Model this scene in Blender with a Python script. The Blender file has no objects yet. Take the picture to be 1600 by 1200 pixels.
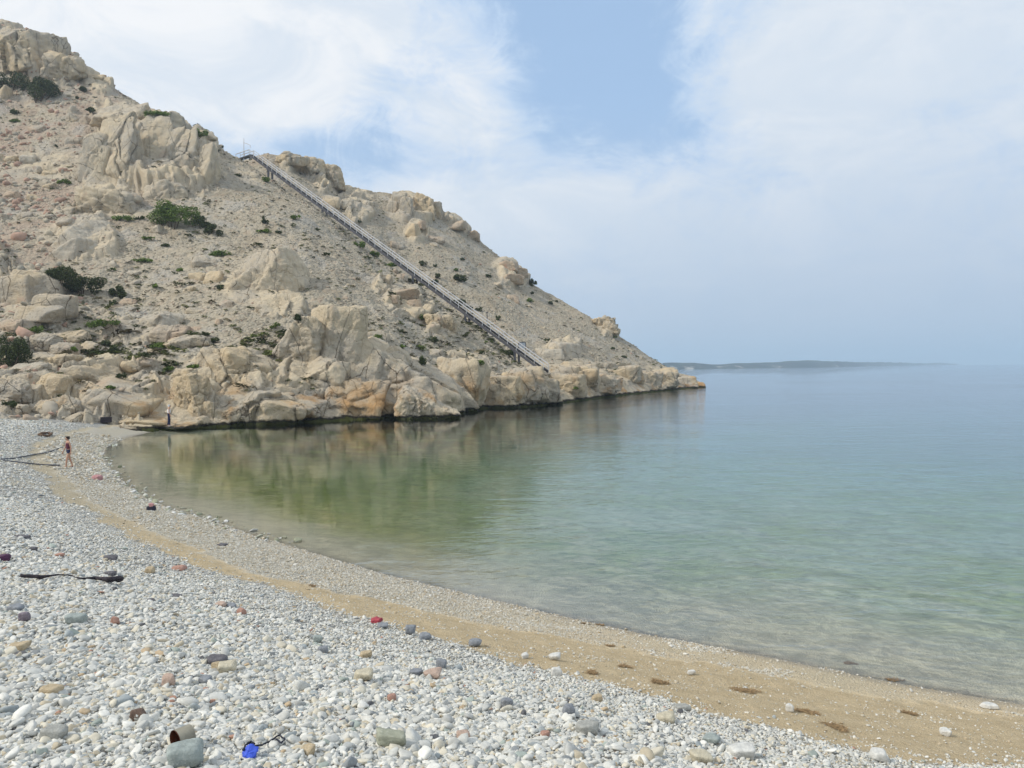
import bpy, bmesh, math, random
import numpy as np
from mathutils import Vector, Matrix
from mathutils.bvhtree import BVHTree

# ------------------------------------------------------------------ camera, world, sun
sc = bpy.context.scene
COL = sc.collection
H = 4.7                       # eye height above the sea
F = 1209.0                    # focal length in photo pixels (1600 px wide)
PITCH, ROLL = math.radians(-1.13), math.radians(-0.6)
cam = bpy.data.cameras.new('camera')
cam.sensor_width = 36.0
cam.lens = 36.0 * F / 1600.0
cam.clip_start, cam.clip_end = 0.05, 60000
cam_ob = bpy.data.objects.new('camera', cam)
COL.objects.link(cam_ob)
RM = (Matrix.Rotation(math.radians(90) + PITCH, 3, 'X') @ Matrix.Rotation(ROLL, 3, 'Z'))
cam_ob.matrix_world = Matrix.Translation((0, 0, H)) @ RM.to_4x4()
sc.camera = cam_ob
RN = np.array(RM)

SUN_DIR = Vector((-0.78, -0.30, 0.74)).normalized()      # towards the sun
SUN_ELEV = math.asin(SUN_DIR.z)
sun = bpy.data.lights.new('sun', 'SUN')
sun.energy = 2.8
sun.angle = math.radians(3.0)
sun.color = (1.0, 0.94, 0.84)
sun_ob = bpy.data.objects.new('sun', sun)
sun_ob.rotation_euler = SUN_DIR.to_track_quat('Z', 'Y').to_euler()
COL.objects.link(sun_ob)

sc.view_settings.view_transform = 'Standard'
sc.view_settings.look = 'None'
sc.view_settings.gamma = 1.0
sc.view_settings.exposure = 0.0
sc.render.engine = 'CYCLES'
sc.cycles.max_bounces = 8
sc.cycles.diffuse_bounces = 3
sc.cycles.glossy_bounces = 3
sc.cycles.transmission_bounces = 4
sc.cycles.transparent_max_bounces = 16
sc.cycles.volume_bounces = 1
sc.cycles.use_denoising = True


def rays(px, py):
    """photo pixels -> world directions with y component 1"""
    px = np.asarray(px, float); py = np.asarray(py, float)
    d = np.stack([(px - 800) / F, (600 - py) / F, -np.ones_like(px)], -1)
    w = d @ RN.T
    return w / w[..., 1:2]


def at(px, py, Y):
    """world point seen at a photo pixel, Y metres ahead"""
    return rays(px, py) * np.asarray(Y, float)[..., None] + np.array([0, 0, H])


def at_z(px, py, z=0.0):
    r = rays(px, py)
    t = (z - H) / r[..., 2]
    return r * t[..., None] + np.array([0, 0, H])


# ------------------------------------------------------------------ node helper
class NT:
    def __init__(s, tree):
        s.t = tree; s.n = tree.nodes; s.l = tree.links

    def add(s, typ, _props=None, **ins):
        nd = s.n.new(typ)
        for k, v in (_props or {}).items():
            setattr(nd, k, v)
        for k, v in ins.items():
            key = int(k[1:]) if k[0] == 'i' and k[1:].isdigit() else k.replace('_', ' ')
            s.set(nd.inputs[key], v)
        return nd

    def set(s, sock, v):
        if isinstance(v, bpy.types.NodeSocket):
            s.l.new(v, sock)
        elif isinstance(v, bpy.types.Node):
            s.l.new(v.outputs[0], sock)
        else:
            if sock.type == 'RGBA' and isinstance(v, tuple) and len(v) == 3:
                v = v + (1,)
            sock.default_value = v

    def math(s, op, a, b=None, clamp=False, c=None):
        nd = s.n.new('ShaderNodeMath'); nd.operation = op; nd.use_clamp = clamp
        s.set(nd.inputs[0], a)
        if b is not None: s.set(nd.inputs[1], b)
        if c is not None: s.set(nd.inputs[2], c)
        return nd.outputs[0]

    def vmath(s, op, a, b=None, scale=None):
        nd = s.n.new('ShaderNodeVectorMath'); nd.operation = op
        s.set(nd.inputs[0], a)
        if b is not None: s.set(nd.inputs[1], b)
        if scale is not None: s.set(nd.inputs['Scale'], scale)
        return nd.outputs['Value'] if op in ('LENGTH', 'DOT_PRODUCT', 'DISTANCE') else nd.outputs[0]

    def ramp(s, fac, stops, interp='LINEAR'):
        nd = s.n.new('ShaderNodeValToRGB'); cr = nd.color_ramp; cr.interpolation = interp
        while len(cr.elements) < len(stops): cr.elements.new(0.5)
        for e, (p, c) in zip(cr.elements, stops):
            e.position = p
            e.color = (c, c, c, 1) if isinstance(c, (int, float)) else tuple(c) + (1,)
        s.set(nd.inputs[0], fac)
        return nd.outputs[0]

    def mix(s, fac, a, b, mode='MIX'):
        nd = s.n.new('ShaderNodeMix'); nd.data_type = 'RGBA'; nd.blend_type = mode
        s.set(nd.inputs[0], fac); s.set(nd.inputs[6], a); s.set(nd.inputs[7], b)
        return nd.outputs[2]

    def range(s, v, a, b, lo=0.0, hi=1.0, smooth=True):
        nd = s.n.new('ShaderNodeMapRange')
        nd.interpolation_type = 'SMOOTHSTEP' if smooth else 'LINEAR'
        s.set(nd.inputs['Value'], v)
        for k, x in (('From Min', a), ('From Max', b), ('To Min', lo), ('To Max', hi)): s.set(nd.inputs[k], x)
        return nd.outputs[0]

    def noise(s, vec, scale, detail=4, rough=0.55, dist=0.0):
        nd = s.n.new('ShaderNodeTexNoise')
        s.set(nd.inputs['Vector'], vec); nd.inputs['Scale'].default_value = scale
        nd.inputs['Detail'].default_value = detail; nd.inputs['Roughness'].default_value = rough
        nd.inputs['Distortion'].default_value = dist
        return nd.outputs[0]

    def voro(s, vec, scale, feature='F1', out=0, rand=1.0):
        nd = s.n.new('ShaderNodeTexVoronoi'); nd.feature = feature
        s.set(nd.inputs['Vector'], vec); nd.inputs['Scale'].default_value = scale
        nd.inputs['Randomness'].default_value = rand
        return nd.outputs[out]


# ------------------------------------------------------------------ world
world = bpy.data.worlds.new('World'); sc.world = world; world.use_nodes = True
w = NT(world.node_tree); w.n.clear()
tc = w.add('ShaderNodeTexCoord').outputs['Generated']
sky = w.add('ShaderNodeTexSky', {'sky_type': 'NISHITA', 'sun_disc': False,
                                 'sun_elevation': SUN_ELEV,
                                 'sun_rotation': math.atan2(SUN_DIR.x, SUN_DIR.y),
                                 'air_density': 1.0, 'dust_density': 1.5, 'ozone_density': 1.5})
bg_sky = w.add('ShaderNodeBackground', Color=sky.outputs[0], Strength=0.15)
sep = w.add('ShaderNodeSeparateXYZ', Vector=tc)
dz = sep.outputs['Z']
# cloud plane coordinates
den = w.math('ADD', w.math('MAXIMUM', dz, 0.0), 0.35)
cp = w.vmath('DIVIDE', tc, w.add('ShaderNodeCombineXYZ', X=den, Y=den, Z=1.0))


def gap(px, py, rx, ry, ang=0.0):
    """soft ellipse round a direction of the sky (in units of direction components)"""
    d = rays(px, py); d = d / np.linalg.norm(d)
    v = w.vmath('SUBTRACT', tc, (float(d[0]), float(d[1]), float(d[2])))
    if ang:
        v = w.add('ShaderNodeVectorRotate', {'rotation_type': 'Y_AXIS'}, Vector=v, Angle=ang)
    v = w.vmath('MULTIPLY', v.outputs[0] if ang else v, (1 / rx, 0.6, 1 / ry))
    return w.range(w.vmath('LENGTH', v), 0.0, 1.0, 1.0, 0.0)


n1 = w.noise(w.vmath('MULTIPLY', tc, (1, 1, 1.9)), 3.6, 10, 0.62, 0.5)
n2 = w.noise(w.vmath('MULTIPLY', tc, (1, 1, 1.5)), 11.0, 9, 0.68, 0.9)
cover = w.math('ADD', w.math('MULTIPLY', w.math('SUBTRACT', n1, 0.5), 1.25), w.math('MULTIPLY', w.math('SUBTRACT', n2, 0.5), 0.85))
holes = [(800, 10, .37, .22, .25, .50), (980, 100, .22, .16, -.5, .30), (860, 190, .22, .12, .5, .26),
         (250, 150, .20, .10, .0, .28), (500, 240, .36, .14, .2, .30), (590, 90, .12, .06, 0, .12), (600, 230, .2, .09, 0, .14),
         (1060, 200, .20, .07, -.6, .26), (860, 270, .22, .05, 0, .22), (1250, 60, .14, .05, -.5, .22), (1400, 190, .25, .06, -.4, .22), (1530, 130, .18, .06, -.3, .2)]
hs = None
for (a, b, c, d, e, k) in holes:
    g = w.math('MULTIPLY', gap(a, b, c, d, e), k)
    hs = g if hs is None else w.math('ADD', hs, g)
puffs = [(170, 20, .34, .20, 0, .35), (480, 70, .26, .14, .2, .38), (745, 165, .12, .10, 0, .50),
         (1230, 110, .24, .12, -.35, .22), (1500, 30, .3, .16, 0, .22), (400, 160, .11, .05, 0, .42), (690, 330, .3, .08, .1, .3), (560, 50, .12, .12, 0, .1)]
for (a, b, c, d, e, k) in puffs:
    hs = w.math('SUBTRACT', hs, w.math('MULTIPLY', gap(a, b, c, d, e), k))
cover = w.math('SUBTRACT', w.math('ADD', cover, 0.62), hs)
mask = w.range(cover, 0.05, 0.74, 0.0, 1.0)
# low sky: an even veil of grey blue
veil = w.range(dz, 0.02, 0.34, 1.0, 0.0)
shade = w.noise(w.vmath('MULTIPLY', tc, (1, 1, 2.2)), 5.5, 9, 0.62, 0.8)
white = w.mix(w.range(shade, 0.35, 0.65), (0.76, 0.83, 0.915), (0.95, 0.965, 0.985))
xr = w.range(sep.outputs['X'], -0.45, 0.5)
white = w.mix(w.math('MULTIPLY', xr, 0.55), white, (0.66, 0.75, 0.86))
low = w.mix(w.range(dz, 0.0, 0.22), (0.46, 0.565, 0.71), w.mix(xr, (0.68, 0.775, 0.88), (0.52, 0.62, 0.765)))
white = w.mix(mask, (0.43, 0.62, 0.89), white)
cloudcol = w.mix(w.math('MULTIPLY', veil, 0.85), white, low)
bg_cloud = w.add('ShaderNodeBackground', Color=cloudcol, Strength=1.0)
fac = w.math('MAXIMUM', w.range(w.math('ADD', mask, w.math('MULTIPLY', n2, 0.25)), 0.08, 0.6, 0.74, 1.0), w.math('MULTIPLY', veil, 0.97))
mx = w.add('ShaderNodeMixShader', i0=fac, i1=bg_sky.outputs[0], i2=bg_cloud.outputs[0])
w.add('ShaderNodeOutputWorld', Surface=mx.outputs[0])

# ------------------------------------------------------------------ numpy noise
def _hash(ix, iy, iz, seed):
    h = (ix.astype(np.int64) * 374761393 + iy.astype(np.int64) * 668265263 +
         iz.astype(np.int64) * 2147483647 + seed * 974634777) & 0xffffffff
    h = ((h ^ (h >> 13)) * 1274126177) & 0xffffffff
    h = ((h ^ (h >> 16)) * 2246822519) & 0xffffffff
    return ((h ^ (h >> 15)) & 0xffffff).astype(np.float32) / float(0xffffff)


def vnoise(p, seed=0):
    i = np.floor(p).astype(np.int64); f = (p - i)
    f = f * f * f * (f * (f * 6 - 15) + 10)
    out = 0
    for dx in (0, 1):
        wx = f[:, 0] if dx else 1 - f[:, 0]
        for dy in (0, 1):
            wy = f[:, 1] if dy else 1 - f[:, 1]
            for dz_ in (0, 1):
                wz = f[:, 2] if dz_ else 1 - f[:, 2]
                out = out + wx * wy * wz * _hash(i[:, 0] + dx, i[:, 1] + dy, i[:, 2] + dz_, seed)
    return out * 2 - 1


_rot = np.array([[0.36, 0.48, -0.8], [-0.8, 0.6, 0.0], [0.48, 0.64, 0.6]])


def fbm(p, octv=4, seed=0, gain=0.5, ridged=False):
    a, s, out = 1.0, 0.0, 0.0
    q = p.copy()
    for o in range(octv):
        v = vnoise(q, seed + o * 17)
        if ridged: v = 1 - 2 * np.abs(v)
        out = out + a * v; s += a; a *= gain; q = (q @ _rot) * 2.03 + 7.3
    return out / s


def voronoi(p, seed=0):
    i = np.floor(p).astype(np.int64); f = p - i
    f1 = np.full(len(p), 9.0); f2 = np.full(len(p), 9.0); cid = np.zeros(len(p)); tilt = np.zeros(len(p))
    for dx in (-1, 0, 1):
        for dy in (-1, 0, 1):
            for dz_ in (-1, 0, 1):
                a, b, c = i[:, 0] + dx, i[:, 1] + dy, i[:, 2] + dz_
                hx = _hash(a, b, c, seed); hy = _hash(a, b, c, seed + 1); hz = _hash(a, b, c, seed + 2)
                d = (dx + hx - f[:, 0]) ** 2 + (dy + hy - f[:, 1]) ** 2 + (dz_ + hz - f[:, 2]) ** 2
                near = d < f1
                f2 = np.where(near, f1, np.minimum(f2, d))
                cid = np.where(near, hx * 0.5 + hy * 0.5, cid)
                tilt = np.where(near, (hx + .5 - hz) * (f[:, 0] - dx - hx) * 2 + (hz - .5) * 3 * (f[:, 1] - dy - hy) +
                                (hy - .35) * 2.2 * (f[:, 2] - dz_ - hz), tilt)
                f1 = np.where(near, d, f1)
    return np.sqrt(f1), np.sqrt(f2), cid, tilt


def smooth(a, b, x):
    t = np.clip((x - a) / (b - a), 0, 1)
    return t * t * (3 - 2 * t)


def pchip(xk, yk, x):
    """monotone cubic interpolation; yk may be (n, m)"""
    xk = np.asarray(xk, float); yk = np.asarray(yk, float)
    h = np.diff(xk); sh = (-1,) + (1,) * (yk.ndim - 1)
    d = np.diff(yk, axis=0) / h.reshape(sh)
    m = np.zeros_like(yk)
    a, b = d[:-1], d[1:]
    w1 = (2 * h[1:] + h[:-1]).reshape(sh); w2 = (h[1:] + 2 * h[:-1]).reshape(sh)
    ok = a * b > 0
    with np.errstate(divide='ignore', invalid='ignore'):
        hm = (w1 + w2) / (w1 / a + w2 / b)
    m[1:-1] = np.where(ok, hm, 0); m[0] = d[0]; m[-1] = d[-1]
    k = np.clip(np.searchsorted(xk, x) - 1, 0, len(xk) - 2)
    t = ((x - xk[k]) / h[k]).reshape(sh); hk = h[k].reshape(sh)
    return ((1 + 2 * t) * (1 - t) ** 2 * yk[k] + t * (1 - t) ** 2 * hk * m[k] +
            t * t * (3 - 2 * t) * yk[k + 1] + t * t * (t - 1) * hk * m[k + 1])


# ------------------------------------------------------------------ object helpers
def np_mesh(name, verts, faces, smooth_=True):
    me = bpy.data.meshes.new(name)
    verts = np.ascontiguousarray(verts, dtype=np.float32); faces = np.ascontiguousarray(faces, dtype=np.int32)
    me.vertices.add(len(verts)); me.vertices.foreach_set('co', verts.ravel())
    k = faces.shape[1]
    me.loops.add(faces.size); me.loops.foreach_set('vertex_index', faces.ravel())
    me.polygons.add(len(faces)); me.polygons.foreach_set('loop_start', np.arange(0, faces.size, k, dtype=np.int32))
    me.update(calc_edges=True)
    if smooth_: me.polygons.foreach_set('use_smooth', np.ones(len(faces), dtype=bool))
    me.validate()
    return me


def attr(me, name, vals, typ='FLOAT'):
    a = me.attributes.new(name, typ, 'POINT')
    key = {'FLOAT': 'value', 'FLOAT_COLOR': 'color', 'FLOAT_VECTOR': 'vector', 'INT': 'value'}[typ]
    dt = np.int32 if typ == 'INT' else np.float32
    a.data.foreach_set(key, np.ascontiguousarray(vals, dtype=dt).ravel())


def link(name, me, mat=None, parent=None, loc=None):
    o = bpy.data.objects.new(name, me); COL.objects.link(o)
    if mat is not None:
        me.materials.clear(); me.materials.append(mat)
    if loc is not None: o.location = loc
    if parent is not None: o.parent = parent
    return o


def tag(o, label=None, cat=None, group=None, kind=None):
    if label: o['label'] = label
    if cat: o['category'] = cat
    if group: o['group'] = group
    if kind: o['kind'] = kind
    return o


def empty(name, loc, rz=0.0):
    o = bpy.data.objects.new(name, None); COL.objects.link(o)
    o.location = loc; o.rotation_euler = (0, 0, rz); o.empty_display_size = 0.2
    return o


def grid_faces(nu, nv):
    i = np.arange(nu - 1)[:, None] * nv + np.arange(nv - 1)[None, :]
    i = i.ravel()
    return np.stack([i, i + nv, i + nv + 1, i + 1], 1)


def tube_data(pts, rad, n=8, cap=True):
    """verts/faces of a tube along points (list of 3-vectors), radii per point"""
    pts = [Vector(p) for p in pts]; m = len(pts)
    if not hasattr(rad, '__len__'): rad = [rad] * m
    V, Fc = [], []
    up = Vector((0, 0, 1))
    prev = None
    for i, p in enumerate(pts):
        d = (pts[min(i + 1, m - 1)] - pts[max(i - 1, 0)]).normalized()
        if prev is None:
            a = d.cross(up)
            if a.length < 1e-3: a = d.cross(Vector((1, 0, 0)))
            a.normalize()
        else:
            a = (prev - d * prev.dot(d)).normalized()
        prev = a; b = d.cross(a)
        for k in range(n):
            t = 2 * math.pi * k / n
            V.append(p + (a * math.cos(t) + b * math.sin(t)) * rad[i])
    for i in range(m - 1):
        for k in range(n):
            Fc.append((i * n + k, i * n + (k + 1) % n, (i + 1) * n + (k + 1) % n, (i + 1) * n + k))
    if cap:
        Fc.append(tuple(range(n))[::-1]); Fc.append(tuple((m - 1) * n + k for k in range(n)))
    return V, Fc


class MB:
    def __init__(s): s.v = []; s.f = []

    def put(s, V, Fc):
        o = len(s.v); s.v += [tuple(x) for x in V]; s.f += [tuple(i + o for i in f) for f in Fc]; return s

    def tube(s, pts, rad, n=8, cap=True): return s.put(*tube_data(pts, rad, n, cap))

    def box(s, c, size, X=(1, 0, 0), Y=(0, 1, 0), Z=(0, 0, 1)):
        c = Vector(c); X = Vector(X) * size[0] / 2; Y = Vector(Y) * size[1] / 2; Z = Vector(Z) * size[2] / 2
        V = [c + X * a + Y * b + Z * d for a in (-1, 1) for b in (-1, 1) for d in (-1, 1)]
        return s.put(V, [(0, 1, 3, 2), (4, 6, 7, 5), (0, 4, 5, 1), (2, 3, 7, 6), (0, 2, 6, 4), (1, 5, 7, 3)])

    def beam(s, a, b, wd, ht, up=(0, 0, 1)):
        a, b = Vector(a), Vector(b); Z = (b - a); L = Z.length; Z.normalize()
        X = Z.cross(Vector(up))
        if X.length < 1e-3: X = Vector((1, 0, 0))
        X.normalize(); Y = X.cross(Z)
        return s.box((a + b) / 2, (wd, ht, L), X, Y, Z)

    def build(s, name, mat, parent=None, smooth_=False, loc=None):
        me = bpy.data.meshes.new(name)
        vs = s.v
        if loc is not None: vs = [tuple(Vector(v) - Vector(loc)) for v in vs]
        me.from_pydata(vs, [], s.f); me.update()
        if smooth_: me.polygons.foreach_set('use_smooth', [True] * len(me.polygons))
        return link(name, me, mat, parent, loc)


# ------------------------------------------------------------------ materials
def mat_new(name):
    m = bpy.data.materials.new(name); m.use_nodes = True
    t = NT(m.node_tree); t.n.clear()
    out = t.n.new('ShaderNodeOutputMaterial')
    return m, t, out


def principled(t, out, color, rough=0.8, bump=None, bump_d=0.02, bump_s=1.0, metal=0.0, spec=0.3, **kw):
    p = t.n.new('ShaderNodeBsdfPrincipled')
    t.set(p.inputs['Base Color'], color); t.set(p.inputs['Roughness'], rough)
    p.inputs['Metallic'].default_value = metal
    p.inputs['Specular IOR Level'].default_value = spec
    if bump is not None:
        b = t.n.new('ShaderNodeBump'); b.inputs['Distance'].default_value = bump_d
        b.inputs['Strength'].default_value = bump_s
        t.set(b.inputs['Height'], bump); t.l.new(b.outputs[0], p.inputs['Normal'])
    t.l.new(p.outputs[0], out.inputs['Surface'])
    return p


def simple_mat(name, col, rough=0.7, metal=0.0, var=0.12, nscale=6.0, bump=0.0):
    m, t, out = mat_new(name)
    co = t.add('ShaderNodeTexCoord').outputs['Object']
    n = t.noise(co, nscale, 5, 0.6)
    dark = tuple(c * (1 - var * 2) for c in col); lite = tuple(min(1, c * (1 + var)) for c in col)
    c = t.ramp(n, [(0.3, dark), (0.7, lite)])
    principled(t, out, c, rough, n if bump else None, bump or 0.01, 1.0, metal)
    return m


# sun-bleached limestone shared by hill, crags and boulders
CREAM, TAN, GREY, PINK, ORANGE = (.60, .50, .35), (.50, .39, .25), (.44, .395, .325), (.46, .27, .185), (.43, .24, .09)


def rock_color(t, pos, base=CREAM, pink=0.25, orange_low=True):
    """returns (colour, height) sockets for limestone"""
    nA = t.noise(pos, 0.16, 6, 0.6)
    nB = t.noise(pos, 0.9, 6, 0.62)
    nC = t.noise(pos, 5.0, 4, 0.7)
    c = t.mix(t.range(nA, 0.38, 0.62), base, GREY)
    c = t.mix(t.math('MULTIPLY', t.range(nB, 0.45, 0.72), 0.6), c, TAN)
    c = t.mix(t.math('MULTIPLY', t.range(nC, 0.35, 0.7), 0.45), c, (.62, .54, .40))
    nD = t.noise(pos, 14.0, 3, 0.7)
    c = t.mix(t.math('MULTIPLY', t.range(nD, 0.50, 0.68), 0.45), c, (.27, .21, .14))
    c = t.mix(t.math('MULTIPLY', t.range(t.noise(t.vmath('MULTIPLY', pos, (1, 1, .22)), 0.9, 5, .65), .52, .68), 0.45), c, (.30, .265, .215))
    pk = t.noise(t.vmath('ADD', pos, (31.0, 17.0, 5.0)), 0.35, 5, 0.6)
    c = t.mix(t.math('MULTIPLY', t.range(pk, 0.62, 0.70), pink), c, PINK)
    # pits and hairline joints
    sc_ = t.vmath('MULTIPLY', pos, (1.0, 1.0, 0.45))
    warp = t.vmath('ADD', sc_, t.vmath('SCALE', t.add('ShaderNodeTexNoise', Vector=sc_, Scale=0.8).outputs['Color'], scale=0.35))
    cr = t.voro(warp, 0.30, 'DISTANCE_TO_EDGE')
    crack = t.range(cr, 0.0, 0.012, 1.0, 0.0)
    c = t.mix(t.math('MULTIPLY', crack, t.range(nA, 0.40, 0.55, 0.0, 0.85)), c, (.12, .09, .06))
    pit = t.voro(pos, 2.6)
    pitm = t.math('MULTIPLY', t.range(pit, 0.10, 0.22, 1.0, 0.0), t.range(nA, 0.45, 0.55))
    c = t.mix(t.math('MULTIPLY', pitm, 0.5), c, (.16, .12, .08))
    sepz = t.add('ShaderNodeSeparateXYZ', Vector=pos).outputs['Z']
    if orange_low:
        ol = t.math('MULTIPLY', t.range(sepz, 5.2, 1.5), t.range(t.noise(pos, 0.30, 4, 0.6), 0.50, 0.66))
        c = t.mix(t.math('MULTIPLY', ol, 0.75), c, ORANGE)
    zz = t.math('SUBTRACT', sepz, t.math('MULTIPLY', t.noise(pos, 1.1, 4, 0.6), 0.75))
    wet = t.range(zz, -0.10, 0.12, 1.0, 0.0)
    c = t.mix(wet, c, (.022, .018, .012))
    alg = t.range(zz, -0.30, -0.14, 1.0, 0.0)
    c = t.mix(alg, c, (.055, .06, .015))
    h = t.math('ADD', t.math('MULTIPLY', nB, 1.3), t.math('MULTIPLY', nC, 0.62))
    h = t.math('SUBTRACT', h, t.math('MULTIPLY', crack, 0.35))
    h = t.math('SUBTRACT', h, t.math('MULTIPLY', pitm, 0.25))
    return c, h, wet


def rock_mat(name, base=CREAM, pink=0.25):
    m, t, out = mat_new(name)
    pos = t.add('ShaderNodeNewGeometry').outputs['Position']
    c, h, wet = rock_color(t, pos, base, pink)
    principled(t, out, c, t.mix(wet, (.9, .9, .9), (.35, .35, .35)), h, 0.28, 1.0)
    return m


M = {}
M['rock'] = rock_mat('limestone', CREAM, 0.25)
M['rock_pink'] = rock_mat('pink_limestone', (.46, .335, .235), 0.8)
M['rock_tan'] = rock_mat('tan_limestone', (.60, .47, .295), 0.35)
M['rock_orange'] = rock_mat('orange_stained_limestone', (.47, .33, .185), 0.2)
M['rock_grey'] = rock_mat('grey_limestone', (.52, .47, .385), 0.3)


def scree_mat():
    m, t, out = mat_new('hillside_scree_and_rock')
    geo = t.add('ShaderNodeNewGeometry'); pos = geo.outputs['Position']
    rk = t.add('ShaderNodeAttribute', {'attribute_name': 'rock'}).outputs['Fac']
    c1, h1, wet = rock_color(t, pos)
    big = t.noise(pos, 0.06, 6, 0.6)
    mid = t.noise(pos, 0.5, 6, 0.65)
    cells = t.add('ShaderNodeTexVoronoi', {'feature': 'F1'}, Vector=pos, Scale=3.3)
    cv = t.add('ShaderNodeSeparateColor', Color=cells.outputs['Color'])
    big_c = t.add('ShaderNodeTexVoronoi', {'feature': 'F1'}, Vector=pos, Scale=1.2)
    bv = t.add('ShaderNodeSeparateColor', Color=big_c.outputs['Color'])
    base = t.mix(t.range(big, 0.4, 0.6), (.39, .335, .25), (.325, .29, .225))
    base = t.mix(t.range(mid, 0.4, 0.72), base, (.39, .335, .245))
    base = t.mix(t.range(cv.outputs[0], 0.35, 1.0, 0.0, 0.5), base, (.47, .415, .32))
    base = t.mix(t.range(cv.outputs[1], 0.80, 0.95, 0.0, 0.75), base, (.13, .11, .08))
    base = t.mix(t.math('MULTIPLY', t.range(bv.outputs[0], 0.88, 0.93), 0.25), base, (.40, .28, .20))
    sx = t.add('ShaderNodeSeparateXYZ', Vector=pos).outputs['X']
    pinkz = t.math('MULTIPLY', t.range(sx, -48.0, -72.0), t.range(t.noise(pos, 0.12, 4, .6), .42, .60))
    base = t.mix(t.math('MULTIPLY', pinkz, .45), base, (.40, .275, .205))
    streak = t.noise(t.vmath('MULTIPLY', pos, (.16, .16, .04)), 1.0, 5, .6, .6)
    base = t.mix(t.math('MULTIPLY', t.range(streak, .50, .64), .55), base, (.40, .375, .33))
    base = t.mix(t.math('MULTIPLY', t.range(streak, .44, .34), .45), base, (.255, .205, .14))
    grn = t.math('MULTIPLY', t.range(t.noise(pos, 0.22, 5, 0.7), 0.60, 0.72), t.range(t.noise(pos, 2.2, 4, 0.7), 0.48, 0.60))
    base = t.mix(t.math('MULTIPLY', grn, 0.55), base, (.14, .15, .06))
    h2 = t.math('ADD', t.math('MULTIPLY', cells.outputs['Distance'], -0.6), t.math('MULTIPLY', mid, 0.8))
    h2 = t.math('ADD', h2, t.math('MULTIPLY', big_c.outputs['Distance'], -0.7))
    c = t.mix(rk, base, c1)
    c = t.mix(wet, c, c1)
    h = t.mix(rk, h2, h1)
    principled(t, out, c, 0.95, h, 0.30, 0.9, spec=0.15)
    return m


M['scree'] = scree_mat()

# ------------------------------------------------------------------ hill (polar grid of sight columns, real depths)
# photo column: (y, depth) of shore, cliff top, two slope knots, first ridge, hidden hollow, back slope, skyline
TAB = {
    -420: [(640, 50), (520, 70), (330, 112), (100, 165), (-140, 235), (-135, 262), (-100, 280), (-60, 300)],
    -200: [(650, 54), (530, 72), (360, 110), (160, 155), (-40, 215), (-35, 240), (0, 255), (20, 270)],
    0: [(657, 56), (540, 76), (400, 106), (215, 150), (44, 198), (48, 220), (80, 230), (110, 245)],
    100: [(668, 58), (555, 76), (420, 104), (255, 143), (97, 186), (103, 205), (120, 220), (140, 235)],
    200: [(674, 60), (575, 75), (430, 103), (290, 137), (152, 176), (160, 192), (170, 205), (180, 220)],
    300: [(669, 0), (588, 73), (440, 101), (320, 131), (205, 168), (212, 182), (216, 196), (224, 210)],
    370: [(665, 0), (585, 74), (450, 99), (350, 125), (246, 164), (262, 176), (258, 188), (256, 200)],
    420: [(662, 0), (575, 76), (455, 98), (365, 121), (276, 158), (292, 170), (262, 181), (241, 191)],
    500: [(659, 0), (560, 82), (470, 98), (392, 118), (332, 149), (348, 163), (305, 180), (283, 197)],
    600: [(653, 0), (575, 86), (500, 99), (445, 115), (409, 137), (426, 153), (350, 182), (300, 208)],
    700: [(644, 0), (592, 94), (545, 104), (507, 114), (480, 126), (505, 142), (420, 170), (332, 208)],
    760: [(638, 0), (603, 99), (572, 105), (548, 112), (526, 120), (548, 134), (470, 161), (386, 205)],
    830: [(635, 0), (608, 102), (594, 106), (585, 110), (576, 115), (588, 127), (530, 150), (440, 200)],
    900: [(627, 0), (603, 116), (597, 119), (592, 122), (588, 126), (588, 133), (550, 152), (487, 196)],
    960: [(619, 0), (598, 135), (594, 138), (590, 142), (585, 147), (580, 153), (555, 166), (522, 192)],
    1040: [(611, 0), (597, 160), (593, 163), (589, 166), (585, 170), (582, 174), (576, 180), (572, 192)],
    1090: [(606, 0), (598, 181), (597, 183), (596.5, 185), (596.5, 187), (597, 190), (597, 193), (597, 198)],
    1112: [(604.5, 0), (612, 189), (613, 191), (614, 193), (615, 195), (616, 198), (617, 202), (618, 206)],
    1150: [(604, 0), (640, 196), (642, 199), (643, 202), (644, 205), (645, 208), (646, 212), (648, 216)],
}
xs = sorted(TAB)
tabY = np.zeros((len(xs), 8)); tabP = np.zeros((len(xs), 8))
for i, x in enumerate(xs):
    for k, (y, Y) in enumerate(TAB[x]):
        if Y == 0: Y = float(at_z(x, y)[1])
        tabP[i, k] = y; tabY[i, k] = Y
cols = np.concatenate([np.arange(-420, -60, 6.0), np.arange(-60, 1150.1, 1.6)])
gp = pchip(xs, tabP, cols); gy = pchip(xs, tabY, cols)            # (ncol, 8)
segs = [95, 110, 105, 105, 22, 55, 95]
kk = np.concatenate([np.linspace(k, k + 1, n, endpoint=False) for k, n in enumerate(segs)] + [[7.0]])
PY = pchip(np.arange(8), gp.T, kk).T; YY = pchip(np.arange(8), gy.T, kk).T   # (ncol, nrow)
PX = np.repeat(cols[:, None], len(kk), 1)
P = at(PX, PY, YY)
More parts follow.
